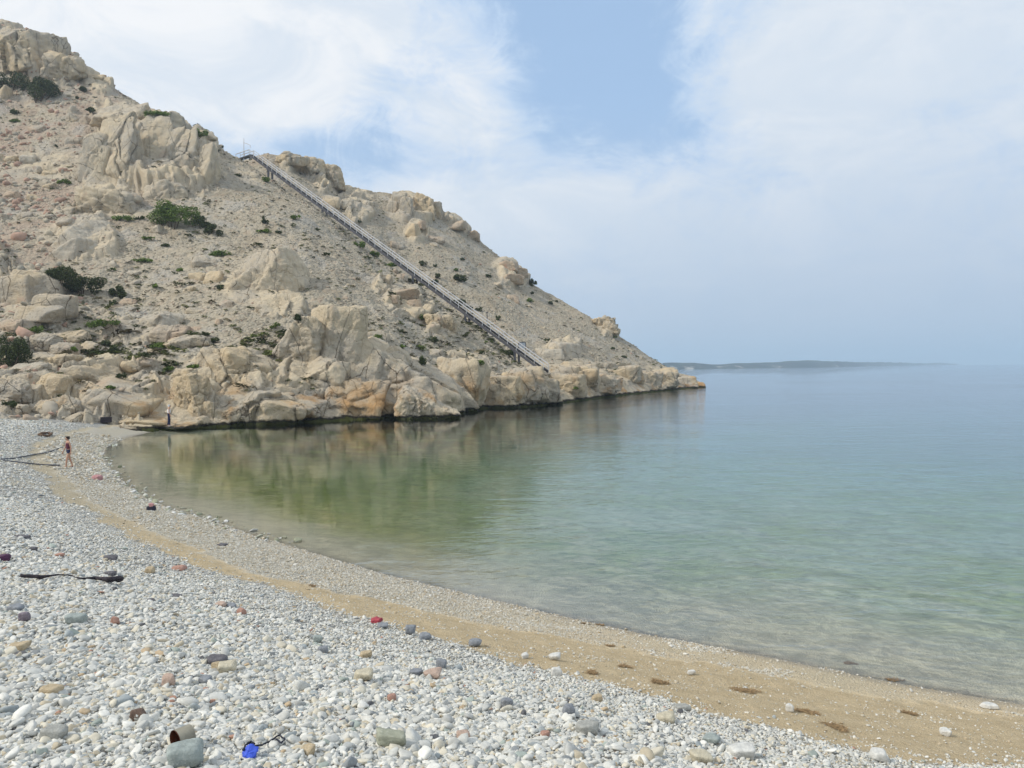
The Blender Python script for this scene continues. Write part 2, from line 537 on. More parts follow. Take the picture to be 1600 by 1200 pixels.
# skirt in front (below the beach and the sea) and behind the skyline
Zf = P[:, 0, 2]
front = []
for j, (dY, dz_) in enumerate([(-7, -5.0), (-4.5, -3.4), (-2.2, -1.7), (-1.0, -0.8)]):
    q = P[:, 0].copy(); dirs = rays(cols, gp[:, 0]); q = q + dirs * dY; q[:, 2] = Zf + dz_; front.append(q)
back = []
for j, (dY, dz_) in enumerate([(6, -1.2), (15, -5), (35, -18), (70, -40)]):
    q = P[:, -1].copy(); dirs = rays(cols, gp[:, -1]); q = q + dirs * dY; q[:, 2] = np.maximum(P[:, -1, 2] + dz_, -4); back.append(q)
G = np.concatenate([np.stack(front, 1), P, np.stack(back, 1)], 1)
padp = lambda A, v0, v1: np.concatenate([np.repeat(v0, 4, 1), A, np.repeat(v1, 4, 1)], 1)
GPX = padp(PX, PX[:, :1], PX[:, -1:]); GPY = padp(PY, PY[:, :1] + 8, PY[:, -1:])
GK = np.concatenate([np.full((len(cols), 4), -0.5), np.repeat(kk[None], len(cols), 0), np.full((len(cols), 4), 7.5)], 1)
nu, nv = G.shape[:2]
V = G.reshape(-1, 3); vx = GPX.ravel(); vy = GPY.ravel(); vk = GK.ravel()


def normals(G):
    du = np.gradient(G, axis=0); dv = np.gradient(G, axis=1)
    n = np.cross(du, dv); n /= np.linalg.norm(n, axis=-1, keepdims=True) + 1e-9
    return n.reshape(-1, 3)


N = normals(G)
if N[:, 2].mean() < 0: N = -N


def ell(cx, cy, rx, ry, ang=0.0, edge=0.35):
    c, s = math.cos(math.radians(ang)), math.sin(math.radians(ang))
    dx, dy = vx - cx, vy - cy
    wob = 0.16 * vnoise(np.stack([vx / 18, vy / 18, vx * 0 + cx * .1], 1), 5) + 0.10 * vnoise(np.stack([vx / 6, vy / 6, vx * 0 + cy * .1], 1), 6)
    u = (dx * c + dy * s) / rx; v = (-dx * s + dy * c) / ry
    d = np.sqrt(u * u + v * v) + wob
    return 1 - smooth(1 - edge, 1.0, d)


fore = vk < 5.2; rear = vk >= 5.2
rock = np.zeros(len(V)); lift = np.zeros(len(V))
# (cx, cy, rx, ry, angle, lift in metres, front or back slope)
for cx, cy, rx, ry, ang, lf, which in [
    (235, 245, 105, 68, 12, 4.2, 0), (165, 290, 48, 52, -10, 2.0, 0), (300, 250, 60, 60, 30, 2.4, 0), (200, 190, 62, 24, 20, 1.6, 0),
    (55, 90, 95, 42, 27, 3.2, 0), (150, 130, 40, 22, 35, 1.6, 0), (-120, 60, 120, 60, 30, 4.0, 0),
    (140, 378, 58, 40, -5, 1.0, 0), (425, 455, 50, 50, 15, .3, 0), (375, 445, 30, 38, 35, .4, 0),
    (60, 470, 78, 46, 25, 1.0, 0), (-60, 430, 90, 70, 10, 3, 0), (40, 590, 120, 60, 0, 1.4, 0),
    (230, 515, 80, 22, 5, 1.0, 0), (150, 610, 130, 55, 0, 1.2, 0), (345, 600, 90, 54, 0, 1.0, 0),
    (570, 610, 150, 48, 12, .8, 0), (480, 590, 80, 36, 0, .8, 0), (700, 605, 70, 40, 0, 1.6, 0), (790, 610, 90, 26, 0, 1.4, 0),
    (640, 470, 48, 26, 30, 1.2, 0), (690, 510, 32, 22, 20, 1.0, 0), (600, 440, 18, 14, 20, 1.2, 0), (740, 570, 50, 20, 20, 1.0, 0),
    (500, 270, 52, 30, 35, 3.0, 1), (455, 255, 30, 16, 20, 1.5, 1), (560, 330, 30, 30, 40, 1.8, 1), (650, 325, 48, 30, 5, 2.5, 1), (720, 350, 34, 14, 30, 1.8, 1),
    (800, 430, 34, 22, 35, 2.0, 1), (650, 365, 26, 20, 0, 1.6, 1), (955, 505, 26, 26, 45, 2.6, 1),
    (880, 545, 34, 14, -8, 1.8, 1), (930, 585, 90, 14, 0, 1.0, 1), (545, 300, 60, 10, 8, 0.8, 1),
]:
    e = ell(cx, cy, rx, ry, ang) * (fore if which == 0 else rear)
    rock = np.maximum(rock, e); lift = np.maximum(lift, e * lf)
# everything close to the sea is bare rock
shore = smooth(6.5, 3.2, V[:, 2]) * (vx > 120)
rock = np.maximum(rock, shore)
rock = np.maximum(rock, 0.7 * smooth(0.12, 0.35, fbm(V / 14.0, 4, 77) * (vx < 420) * fore))
near_edge = smooth(-0.6, 0.0, vk) * (1 - smooth(7.0, 7.5, vk) * 0.3)
tipfade = 1 - smooth(1050, 1130, vx) * 0.8
lowfade = smooth(-0.5, 4, V[:, 2]) * 0.75 + 0.25
base_n = fbm(V / 22.0, 4, 3) * 1.5 + fbm(V / 6.0, 4, 9) * 0.55
gully = fbm(np.stack([V[:, 0] / 9 + V[:, 1] / 22, V[:, 1] / 60 - V[:, 0] / 60, V[:, 2] / 60], 1), 3, 41, ridged=True) * 0.5
scree_n = fbm(V / 1.3, 4, 21) * 0.22 + np.maximum(0, fbm(V / 0.7, 2, 25)) * 0.22
disp = (base_n + gully) * 0.8 * lowfade * tipfade + scree_n * (1 - rock * 0.6)
D = V + N * (disp * near_edge)[:, None]
# jointed rock: warped, upright cells pushed in and out, cracks between them
sel = np.where(rock > 0.02)[0]
Q = D[sel]
Wp = np.stack([fbm(Q / 5 + 11, 3, 51), fbm(Q / 5 + 23, 3, 52), fbm(Q / 5 + 37, 3, 53)], 1)
q1 = (Q + Wp * 1.3) * np.array([1 / 5.5, 1 / 5.5, 1 / 13.0])
f1, f2, cid, tl1 = voronoi(q1, 61)
q2 = (Q + Wp * 1.0) * np.array([1 / 2.2, 1 / 2.2, 1 / 3.6])
g1, g2, cid2, tl2 = voronoi(q2, 67)
r_ = rock[sel]
blk = (cid - 0.5) * 1.3 - smooth(0.07, 0.0, f2 - f1) * 0.8 + np.clip(tl1, -1, 1) * 0.8
blk2 = (cid2 - 0.5) * 0.22 - smooth(0.08, 0.0, g2 - g1) * 0.16 * (cid > .5) + np.clip(tl2, -1, 1) * 0.22 + fbm(Q / 2.6, 4, 71, 0.5) * 0.55 + fbm(Q / 0.6, 3, 73) * 0.10
amp = np.minimum(1.0, 0.35 + lift[sel] / 3.0) * (0.45 + 0.55 * lowfade[sel]) * tipfade[sel]
D[sel] += N[sel] * (((lift[sel] * 0.75 + blk * amp + blk2 * (0.5 + 0.5 * amp)) * r_) * near_edge[sel])[:, None]
Dg = D.reshape(nu, nv, 3)
for _ in range(2):
    Dm = Dg.copy()
    Dm[1:-1, 1:-1] = (Dg[1:-1, 1:-1] * 2 + Dg[2:, 1:-1] + Dg[:-2, 1:-1] + Dg[1:-1, 2:] + Dg[1:-1, :-2]) / 6
    # pull in only the points that stand out like needles
    dev = np.linalg.norm(Dm - Dg, axis=2, keepdims=True)
    Dg = np.where(dev > 0.16, Dm, Dg)
D = Dg.reshape(-1, 3)
D[:, 2] -= smooth(1098, 1114, vx) * 3.5
hill_me = np_mesh('hillside', D, grid_faces(nu, nv))
attr(hill_me, 'rock', np.clip(rock * 1.1, 0, 1))
hill = tag(link('hillside', hill_me, M['scree']), kind='structure')
HV = D
hill_bvh = BVHTree.FromPolygons([tuple(v) for v in D], [tuple(f) for f in grid_faces(nu, nv).tolist()])

# ------------------------------------------------------------------ beach and seabed
SHORE_PX = [(1900, 1160), (1600, 1102), (1400, 1068), (1200, 1027), (1000, 990), (900, 968), (800, 945), (700, 922), (600, 898),
            (500, 868), (400, 838), (320, 811), (260, 794), (220, 775), (188, 750), (168, 730), (158, 712), (168, 696), (200, 683), (240, 674)]
shp = at_z([p[0] for p in SHORE_PX], [p[1] for p in SHORE_PX])[:, :2]
shp = np.concatenate([[[60, -30]], [[26, -2.0]], shp, [[-24, 74]], [[-10, 110]]])


def shore_s(xy):
    """signed distance to the waterline, land side positive; arc length too"""
    best = np.full(len(xy), 1e9); sg = np.zeros(len(xy)); arc = np.zeros(len(xy)); acc = 0.0
    for a, b in zip(shp[:-1], shp[1:]):
        ab = b - a; L = np.linalg.norm(ab)
        t = np.clip(((xy - a) @ ab) / (L * L), 0, 1)
        d = xy - (a + t[:, None] * ab); dd = np.hypot(d[:, 0], d[:, 1])
        cr = ab[0] * (xy[:, 1] - a[1]) - ab[1] * (xy[:, 0] - a[0])
        m_ = dd < best
        best = np.where(m_, dd, best); sg = np.where(m_, np.sign(cr), sg); arc = np.where(m_, acc + t * L, arc)
        acc += L
    return best * sg, arc


def ground_z(xy, detail=True):
    s, arc = shore_s(xy)
    d = np.hypot(xy[:, 0], xy[:, 1])
    cap = np.interp(d, [0, 8, 20, 38, 70], [3.12, 3.1, 2.6, 1.9, 1.5])
    land = np.interp(s, [0, 1.0, 3, 5.5, 9, 12.5, 16, 30], [0, .13, .45, .98, 1.95, 2.95, 3.3, 3.5])
    land = cap * (1 - np.exp(-land / cap * 1.15)) ** 1.0 * 1.35
    land = np.minimum(land, cap) * 0.5 + 0.5 * (cap * land / (land ** 3 + cap ** 3) ** (1 / 3.0))
    sea = -np.interp(-s, [0, 2, 6, 12, 25, 50, 120], [0, .22, .62, 1.1, 1.7, 2.3, 3.0])
    z = np.where(s > 0, land, sea)
    if detail:
        p3 = np.stack([xy[:, 0], xy[:, 1], xy[:, 0] * 0], 1)
        far = np.clip(d / 20, 0.6, 2)
        z = z + fbm(p3 / 3.5, 3, 5) * 0.05 * smooth(0.0, 2.5, np.abs(s)) + (fbm(p3 / 0.45, 3, 8) * 0.030 + fbm(p3 / 0.16, 2, 9) * .012) * smooth(0.1, 1.0, s)
        z = z + fbm(p3 / np.array([1.3, 1.3, 1]), 3, 15) * 0.07 * smooth(-0.8, -3.0, s)
    return z, s, arc


ang = np.radians(np.concatenate([np.linspace(-100, -48, 40, endpoint=False), np.linspace(-48, 46, 900, endpoint=False), np.linspace(46, 100, 40)]))
rad = np.concatenate([[0.3, 0.8, 1.4, 1.9], np.geomspace(2.3, 40, 560), np.geomspace(40.3, 260, 150)])
A, R = np.meshgrid(ang, rad, indexing='ij')
gx = (np.sin(A) * R).ravel(); gy_ = (np.cos(A) * R).ravel()
gz, gs, garc = ground_z(np.stack([gx, gy_], 1))
GV = np.stack([gx, gy_, gz], 1)
gf = grid_faces(len(ang), len(rad))[:, ::-1]
ground_me = np_mesh('beach', GV, gf)
ground_bvh = BVHTree.FromPolygons([tuple(v) for v in GV], [tuple(f) for f in gf.tolist()])


ROCK_BVH = []


def hit(px, py, bvh=None):
    d = rays(px, py); d = Vector(d / np.linalg.norm(d)); o = Vector((0, 0, H))
    best = None
    for b in ([bvh] if bvh else [ground_bvh, hill_bvh] + ROCK_BVH):
        r = b.ray_cast(o, d)
        if r[0] is not None and (best is None or r[3] < best[3]): best = r
    return best


def ground_pt(px, py):
    r = hit(px, py, ground_bvh)
    return np.array(r[0]) if r else at_z(px, py, 1.0)


# boundaries of the beach bands, measured on the ground
def band(pxs):
    pts = np.array([ground_pt(*p)[:2] for p in pxs])
    s, arc = shore_s(pts)
    o = np.argsort(arc)
    return arc[o], s[o]


bA = band([(1590, 1199), (1420, 1195), (1200, 1136), (1000, 1086), (800, 1032), (700, 1003), (590, 975), (500, 948), (400, 912), (300, 876), (200, 836), (120, 790), (70, 745), (45, 715)])
bB = band([(1590, 1122), (1400, 1095), (1200, 1060), (1000, 1015), (900, 1000), (800, 984), (700, 960), (600, 940), (500, 920), (400, 893), (300, 856), (200, 812), (130, 770), (90, 735), (65, 708)])
sA = lambda arc: np.interp(arc, *bA)
sB = lambda arc: np.interp(arc, *bB)
p3 = np.stack([gx, gy_, gx * 0], 1)
wob = fbm(p3 / 1.2, 4, 91) * 0.45 + fbm(p3 / 0.25, 2, 92) * 0.2
dd = np.hypot(gx, gy_)
kA = smooth(-0.10, 0.16, gs - sA(garc) + wob)                        # 1 on the coarse bank
sandy = (1 - kA) * smooth(-0.25, 0.25, gs - sB(garc) + wob)
ARC_R, ARC_M, ARC_L = [float(shore_s(at_z(*p_)[None, :2])[1][0]) for p_ in ((1150, 1017), (600, 898), (300, 805))]
print('arcs', ARC_R, ARC_M, ARC_L)
attr(ground_me, 'bank', kA); attr(ground_me, 'sand', sandy); attr(ground_me, 'shore', gs)
attr(ground_me, 'arc', garc)


def beach_mat():
    m, t, out = mat_new('beach_gravel_sand_and_seabed')
    pos = t.add('ShaderNodeNewGeometry').outputs['Position']
    A_ = lambda n: t.add('ShaderNodeAttribute', {'attribute_name': n}).outputs['Fac']
    bank, sand, sh, arc = A_('bank'), A_('sand'), A_('shore'), A_('arc')
    z = t.add('ShaderNodeSeparateXYZ', Vector=pos).outputs['Z']

    def stones(scale, dark):
        v = t.add('ShaderNodeTexVoronoi', {'feature': 'F1'}, Vector=pos, Scale=scale)
        sc2 = t.add('ShaderNodeSeparateColor', Color=v.outputs['Color'])
        c = t.ramp(sc2.outputs[0], [(0.0, (.36, .36, .35)), (0.2, (.52, .52, .50)), (0.55, (.60, .60, .575)), (0.8, (.68, .67, .64)), (0.9, (.50, .44, .34)), (1.0, (.33, .36, .38))])
        gapm = t.range(v.outputs['Distance'], 0.32, 0.62)
        return t.mix(t.math('MULTIPLY', gapm, dark), c, (.16, .15, .125)), v.outputs['Distance']
    cB, hB = stones(22.0, 0.75)
    cG, hG = stones(34.0, 0.6)
    nS = t.noise(pos, 3.0, 6, 0.6); nF = t.noise(pos, 60.0, 3, 0.7)
    cs = t.mix(t.range(nS, 0.35, 0.68), (.70, .565, .36), (.60, .475, .29))
    cs = t.mix(t.range(nF, 0.42, 0.7, 0, 0.7), cs, (.42, .31, .175))
    # gravel thins to bare sand towards the right end of the beach
    cs = t.mix(t.range(arc, ARC_M, ARC_L + 6, 0.0, 0.8), cs, (.43, .385, .285))
    cG = t.mix(.35, cG, (.52, .46, .34))
    c = t.mix(sand, cG, cs)
    toright = t.range(arc, ARC_R, ARC_M, 1.0, 0.0)      # arc counts from the right
    c = t.mix(t.math('MULTIPLY', toright, 0.7), c, cs)
    c = t.mix(bank, c, cB)
    yel = t.math('MULTIPLY', t.range(t.noise(pos, 0.35, 4, 0.6), 0.46, 0.62), 0.35)
    c = t.mix(t.math('MULTIPLY', yel, t.math('SUBTRACT', 1.0, sand)), c, (.50, .44, .30))
    wetm = t.range(sh, 0.05, 0.45, 1.0, 0.0)
    c = t.mix(t.math('MULTIPLY', wetm, 0.45), c, (.21, .175, .12))
    # seabed
    sxy = t.add('ShaderNodeSeparateXYZ', Vector=pos)
    sb = t.mix(t.range(hG, 0.2, 0.6, 0, 0.7), (.82, .77, .58), (.58, .54, .40))
    weed = t.noise(t.vmath('MULTIPLY', pos, (0.55, 1.0, 1.0)), 0.75, 6, 0.62, 0.8)
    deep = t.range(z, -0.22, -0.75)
    gcol = t.mix(t.range(t.noise(pos, 0.18, 3, 0.5), 0.38, 0.62), (.46, .52, .24), (.60, .63, .47))
    hill_refl = t.range(t.math('SUBTRACT', t.add('ShaderNodeSeparateXYZ', Vector=pos).outputs['Y'], t.math('MULTIPLY', t.add('ShaderNodeSeparateXYZ', Vector=pos).outputs['X'], 1.1)), 48.0, 72.0)
    gcol = t.mix(t.math('MULTIPLY', hill_refl, .92), gcol, (.22, .13, .12))  # brown of the hill's reflection, painted into the bottom colour near the cliff shore
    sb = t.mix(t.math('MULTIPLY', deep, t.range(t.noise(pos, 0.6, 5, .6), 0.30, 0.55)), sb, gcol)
    sb = t.mix(t.math('MULTIPLY', t.range(weed, 0.52, 0.66), t.range(z, -0.15, -0.5, 0.0, 0.35)), sb, (.10, .13, .06))
    rip = t.noise(t.add('ShaderNodeVectorRotate', {'rotation_type': 'Z_AXIS'}, Vector=t.vmath('MULTIPLY', pos, (1, 1, 0)), Angle=.5).outputs[0], 1.7, 4, .55, .9)
    sb = t.mix(t.math('MULTIPLY', t.range(rip, .42, .62), .5), sb, t.mix(deep, (.44, .41, .31), (.24, .30, .17)))
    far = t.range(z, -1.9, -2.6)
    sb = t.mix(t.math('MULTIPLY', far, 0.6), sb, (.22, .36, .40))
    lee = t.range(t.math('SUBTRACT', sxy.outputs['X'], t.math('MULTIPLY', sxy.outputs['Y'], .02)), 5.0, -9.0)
    sb = t.mix(t.math('MULTIPLY', t.math('MULTIPLY', lee, t.range(z, -.1, -.5)), 1.0), sb, t.mix(1.0, sb, (.60, .64, .20), 'MULTIPLY'))  # olive bottom colour, also darkened so the hill's reflection shows stronger
    under = t.range(z, 0.01, -0.05)
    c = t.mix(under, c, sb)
    h = t.mix(bank, t.math('MULTIPLY', hG, -1.0), t.math('MULTIPLY', hB, -1.6))
    h = t.mix(sand, h, t.math('ADD', t.math('MULTIPLY', nF, 1.1), t.math('MULTIPLY', t.noise(pos, 14.0, 4, 0.7), 2.2)))
    principled(t, out, c, t.mix(wetm, (.9, .9, .9), (.45, .45, .45)), h, 0.032, 1.0, spec=0.25)
    return m


M['beach'] = beach_mat()
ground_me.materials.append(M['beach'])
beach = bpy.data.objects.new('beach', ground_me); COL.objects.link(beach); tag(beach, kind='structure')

# far seabed, one sheet to the horizon, a little lower than the bay's floor
mb = MB(); mb.put([(-12900, -190, -3.6), (12900, -190, -3.6), (12900, 13900, -3.6), (-12900, 13900, -3.6)], [(0, 1, 2, 3)])
seabed = tag(mb.build('seabed', simple_mat('deep_seabed', (.20, .30, .28), 0.9, 0, 0.2, 0.05)), kind='structure')


# ------------------------------------------------------------------ water
def water_mat():
    m, t, out = mat_new('clear_sea_water')
    pos = t.add('ShaderNodeNewGeometry').outputs['Position']
    rot = t.add('ShaderNodeVectorRotate', {'rotation_type': 'Z_AXIS'}, Vector=pos, Angle=math.radians(-8))
    st = t.vmath('MULTIPLY', rot.outputs[0], (0.55, 1.0, 1.0))
    nA = t.noise(st, 0.95, 3, 0.5, 0.5)
    nB = t.noise(st, 3.2, 3, 0.5, 0.4)
    nC = t.noise(st, 8.0, 2, 0.5)
    swell = t.noise(t.vmath('MULTIPLY', pos, (0.25, 1.0, 1.0)), 0.09, 3, 0.5)
    calm = t.range(swell, 0.35, 0.65, 0.5, 1.15)
    h = t.math('ADD', t.math('MULTIPLY', nA, 0.045), t.math('MULTIPLY', nB, 0.021))
    h = t.math('ADD', h, t.math('MULTIPLY', nC, 0.005))
    expo = t.range(t.math('SUBTRACT', t.add('ShaderNodeSeparateXYZ', Vector=pos).outputs['X'], t.math('MULTIPLY', t.add('ShaderNodeSeparateXYZ', Vector=pos).outputs['Y'], .10)), -10.0, 9.0, 0.42, 2.2)
    h = t.math('MULTIPLY', t.math('MULTIPLY', h, calm), expo)
    b = t.add('ShaderNodeBump', Height=h, Strength=1.0, Distance=0.55)
    fr = t.add('ShaderNodeFresnel', IOR=1.33, Normal=b.outputs[0])
    gl = t.add('ShaderNodeBsdfGlossy', Color=(.97, .98, .99), Roughness=0.03, Normal=b.outputs[0])
    tr = t.add('ShaderNodeBsdfTransparent', Color=(1, 1, 1))
    mx_ = t.add('ShaderNodeMixShader', i0=fr.outputs[0], i1=tr.outputs[0], i2=gl.outputs[0])
    t.l.new(mx_.outputs[0], out.inputs['Surface'])
    ab = t.add('ShaderNodeVolumeAbsorption', Color=(0.08, 0.68, 0.74), Density=0.068)
    t.l.new(ab.outputs[0], out.inputs['Volume'])
    return m


M['water'] = water_mat()
mb = MB(); mb.box((0, 6900, -2.0), (26000, 14200, 4.0))
mb.v = [(x, y, 0.0 if z > -1 else -4.2) for x, y, z in mb.v]
sea = tag(mb.build('sea_water', M['water']), kind='structure')

# ------------------------------------------------------------------ rocks
_ico = {}


def ico(n):
    if n not in _ico:
        bm = bmesh.new(); bmesh.ops.create_icosphere(bm, subdivisions=n, radius=1.0)
        v = np.array([x.co[:] for x in bm.verts]); f = np.array([[q.index for q in x.verts] for x in bm.faces])
        bm.free(); v /= np.linalg.norm(v, axis=1, keepdims=True)
        _ico[n] = (v, f)
    return _ico[n]


def block(center, size, seed, rz=0.0, cuts=12, sharp=30, rough=0.05, n=5, tilt=0.12, boxy=0.75, cracks=0.0, planes=()):
    """an angular stone: a unit sphere cut by planes, softened, then roughened. size = full extents"""
    rg = np.random.RandomState(seed)
    d, f = ico(n)
    pn = []; pd = []
    for ax in range(3):
        for s_ in (-1, 1):
            v = np.zeros(3); v[ax] = s_; v += rg.normal(0, tilt, 3); pn.append(v / np.linalg.norm(v)); pd.append(boxy * rg.uniform(.92, 1.05))
    for k in range(cuts):
        v = rg.normal(0, 1, 3); pn.append(v / np.linalg.norm(v)); pd.append(rg.uniform(boxy * 1.02, boxy * 1.32))
    for (a_, b_, c_, d_) in planes:
        v = np.array((a_, b_, c_), float); pn.append(v / np.linalg.norm(v)); pd.append(d_ * boxy)
    pn = np.array(pn); pd = np.array(pd)
    c = np.maximum(d @ pn.T, 1e-3) / pd
    r = (c ** sharp).sum(1) ** (-1.0 / sharp)
    p = d * r[:, None] / boxy
    h = np.array(size) / 2.0
    p = p * h
    sc_ = float(np.mean(size))
    off = seed * 3.7 % 100
    nz = fbm(p / sc_ * 2.2 + off, 5, seed % 97, 0.55) * rough * 1.6 + fbm(p / sc_ * 9 + off, 3, seed % 91) * rough * 0.5
    if rough > .036 and n >= 4:
        rz_ = fbm(p / sc_ * 3.4 + off + 9, 4, seed % 83, 0.6, ridged=True)
        zz_ = p[:, 2] / sc_ * 7 + fbm(p / sc_ * 1.3 + off, 2, 7) * 1.6 + p[:, 0] / sc_ * 1.1
        bed = np.abs((zz_ % 1.0) - .5) * 2
        nz = nz + rz_ * rough * .55 - smooth(.72, 1.0, bed) * rough * .35 * smooth(-.1, .3, fbm(p / sc_ * 2 + off, 2, 17))
    if cracks:
        wv = p / sc_ * np.array([2.4, 2.4, 1.3]) + 0.35 * fbm(p / sc_ * 2 + off, 3, 5)[:, None] + off
        a, b, c_, tl = voronoi(wv, seed % 50)
        nz = nz + (np.clip(tl, -1, 1) * 0.07 + (c_ - .5) * .07 - smooth(.05, 0, b - a) * 0.06) * cracks
    p = p + d * (nz * sc_)[:, None]
    ca, sa = math.cos(rz), math.sin(rz)
    p = p @ np.array([[ca, -sa, 0], [sa, ca, 0], [0, 0, 1]]).T
    return p + np.array(center), f


RV, RF, RO = [], [], [0]


def rocks_object(name, parts, mat, loc):
    for v, f in parts:
        RV.append(v); RF.append(f + RO[0]); RO[0] += len(v)
    vs, fs, o = [], [], 0
    for v, f in parts:
        vs.append(v - np.array(loc)); fs.append(f + o); o += len(v)
    return link(name, np_mesh(name, np.concatenate(vs), np.concatenate(fs)), mat, None, tuple(loc))


def rock_spec(px, py, wpx, hpx, seed, dep=0.8, push=0.18, Y0=None, **kw):
    h = hit(px, py)
    p = np.array(h[0]) if h and h[0] is not None else at_z(px, py)
    if Y0: p = at(px, py, Y0)
    Y = p[1]
    W, Hh = wpx * Y / F, hpx * Y / F
    dirv = rays(px, py); dirv = dirv / np.linalg.norm(dirv)
    c = p + dirv * (min(W, Hh) * push) + np.array([0, 0, 0])
    return block(c, (W, W * dep, Hh), seed, rz=kw.pop('rz', random.Random(seed).uniform(-.35, .35)), **kw), c


def rock_thing(name, blocks, mat, label, cat, group=None, **kw):
    parts = []; loc = None
    for b in blocks:
        opt = dict(kw)
        if len(b) > 5: opt.update(b[5])
        (vf, c) = rock_spec(*b[:5], **opt)
        parts.append(vf)
        if loc is None: loc = c
    o = rocks_object(name, parts, M[mat], loc)
    return tag(o, label, cat, group)


C1 = dict(cracks=0.9, rough=0.065, sharp=40)
# large outcrops built from several joined blocks
rock_thing('rock_outcrop', [
    (530, 548, 84, 134, 11, dict(Y0=80.5, boxy=.88, cuts=3, tilt=.04, rz=.25, n=6, sharp=40, push=0, cracks=.35, rough=.04, planes=[(-.8, -.5, .25, .88)])),
    (468, 546, 84, 96, 12, dict(Y0=80.0, push=0, rz=0, n=6, cracks=.4, planes=[(-.7, -.1, .6, .62)])),
    (612, 598, 200, 150, 13, dict(Y0=83, push=0, rz=0, n=6, cracks=.45, planes=[(.62, -.1, .78, .50), (.3, -.85, .45, .72)])),
    (500, 590, 90, 60, 16, dict(planes=[(-.4, -.6, .7, .6)]))], 'rock',
    'tall square-topped cream crag with a slanting right shoulder at the water edge', 'rock outcrop', **C1)
rock_thing('rock_outcrop', [(552, 626, 96, 64, 14, dict(rz=.1, push=.05, planes=[(0, -.8, .6, .7)])), (594, 632, 60, 44, 15, dict(push=.0, planes=[(.5, -.3, .8, .6)]))], 'rock_orange',
    'orange stained undercut rock below the square-topped crag, left of the isolated sea boulder', 'rock outcrop', **C1)
rock_thing('rock_outcrop', [(352, 590, 84, 90, 21, dict(n=6, planes=[(.5, -.3, .8, .75)])), (385, 572, 80, 56, 22, dict(planes=[(.5, -.3, .8, .6)])),
    (420, 632, 150, 74, 23, dict(n=6, rz=0, planes=[(.55, -.2, .8, .5), (-.3, -.7, .6, .8)])), (350, 640, 80, 50, 24, dict(planes=[(0, -.7, .7, .7)]))], 'rock_tan',
    'broad cream sea cliff left of the square-topped crag', 'rock outcrop', **C1)
rock_thing('rock_outcrop', [(299, 622, 58, 74, 31, dict(boxy=.85, n=6)), (292, 588, 36, 24, 32), (326, 648, 22, 40, 33, dict(rz=.1))], 'rock_tan',
    'blocky squared cliff end with orange face, right of the standing person', 'rock outcrop', **C1)
rock_thing('sea_boulder', [(648, 633, 66, 54, 41, dict(push=0, Y0=74.5, n=6, planes=[(.5, -.2, .85, .66), (-.8, -.3, .4, .8)])), (686, 643, 62, 34, 42, dict(push=0, Y0=74.8, planes=[(.6, -.2, .8, .5)]))], 'rock',
    'isolated cream boulder with black foot standing in the water', 'boulder', cracks=.5, rough=.08, dep=.6)
rock_thing('rock_outcrop', [(720, 600, 80, 76, 51), (700, 625, 60, 36, 52)], 'rock', 'grey cream cliff block with dark vertical cleft behind the isolated sea boulder', 'rock outcrop', **C1)
rock_thing('rock_outcrop', [(775, 610, 90, 50, 55), (818, 604, 70, 48, 56), (845, 612, 60, 36, 57)], 'rock_tan', 'long rounded cream cliff below the foot of the stairway', 'rock outcrop', **C1)
rock_thing('rock_outcrop', [(900, 592, 76, 44, 61), (935, 600, 70, 28, 62), (882, 603, 60, 34, 63)], 'rock_tan', 'smooth tan rock hump at the waterline right of the stair foot', 'rock outcrop', **C1)
rock_thing('rock_outcrop', [(985, 583, 34, 24, 66, dict(Y0=146, push=0)), (978, 590, 46, 24, 67, dict(Y0=145, push=0))], 'rock_tan', 'round tan rock head above the cape shoreline', 'rock outcrop')
rock_thing('rock_outcrop', [(1012, 595, 36, 26, 68), (1032, 594, 52, 26, 69)], 'rock_tan', 'pair of joined rounded rocks on the cape shoreline', 'rock outcrop', **C1)
rock_thing('rock_outcrop', [(1068, 598, 36, 18, 71), (1088, 602, 26, 10, 72)], 'rock_tan', 'low tan rock at the very tip of the cape', 'rock outcrop', rough=.05)
rock_thing('rock_outcrop', [(428, 442, 96, 116, 75, dict(boxy=.86, cuts=4, n=6, rz=.35, push=.12, cracks=.35, rough=.05, planes=[(-.75, -.35, .55, .68), (.7, -.3, .5, .85)])), (392, 452, 90, 90, 76, dict(rz=0, push=.15, cracks=.4, planes=[(-.6, -.2, .75, .5), (.3, -.7, .5, .6)])), (440, 486, 70, 50, 77, dict(planes=[(0, -.7, .7, .5)]))], 'rock',
    'big flat-topped cream buttress in the middle of the scree slope', 'rock outcrop', **C1)
rock_thing('rock_outcrop', [(140, 384, 112, 88, 81, dict(push=.40, n=6, rz=0, planes=[(.6, -.4, .7, .45), (-.7, -.3, .6, .75)])), (108, 398, 60, 50, 82, dict(push=.3, planes=[(-.5, -.4, .75, .6)]))], 'rock_grey',
    'pale grey sloping slab with reddish stains left of the big bush', 'rock outcrop', rough=.05)
SL = [(-.1, -.75, .65, .62)]
rock_thing('rock_outcrop', [(150, 262, 44, 110, 83, dict(push=.25, rz=.2, planes=SL)), (186, 255, 62, 150, 84, dict(push=.25, n=6, rz=-.1, planes=SL)), (236, 245, 74, 130, 85, dict(push=.28, n=6, rz=.15, planes=SL)),
                            (285, 250, 56, 100, 86, dict(push=.28, n=6, rz=0, planes=SL)), (316, 268, 44, 84, 87, dict(push=.3, planes=SL)), (196, 186, 84, 44, 88, dict(push=.35, planes=SL)), (246, 196, 70, 40, 89, dict(push=.35, planes=SL)),
                            (180, 322, 86, 44, 90, dict(push=.3)), (262, 306, 60, 40, 78, dict(push=.3))], 'rock',
    'great jointed limestone crag high on the hillside', 'rock outcrop', cracks=.8, rough=.055, sharp=30, boxy=.86)
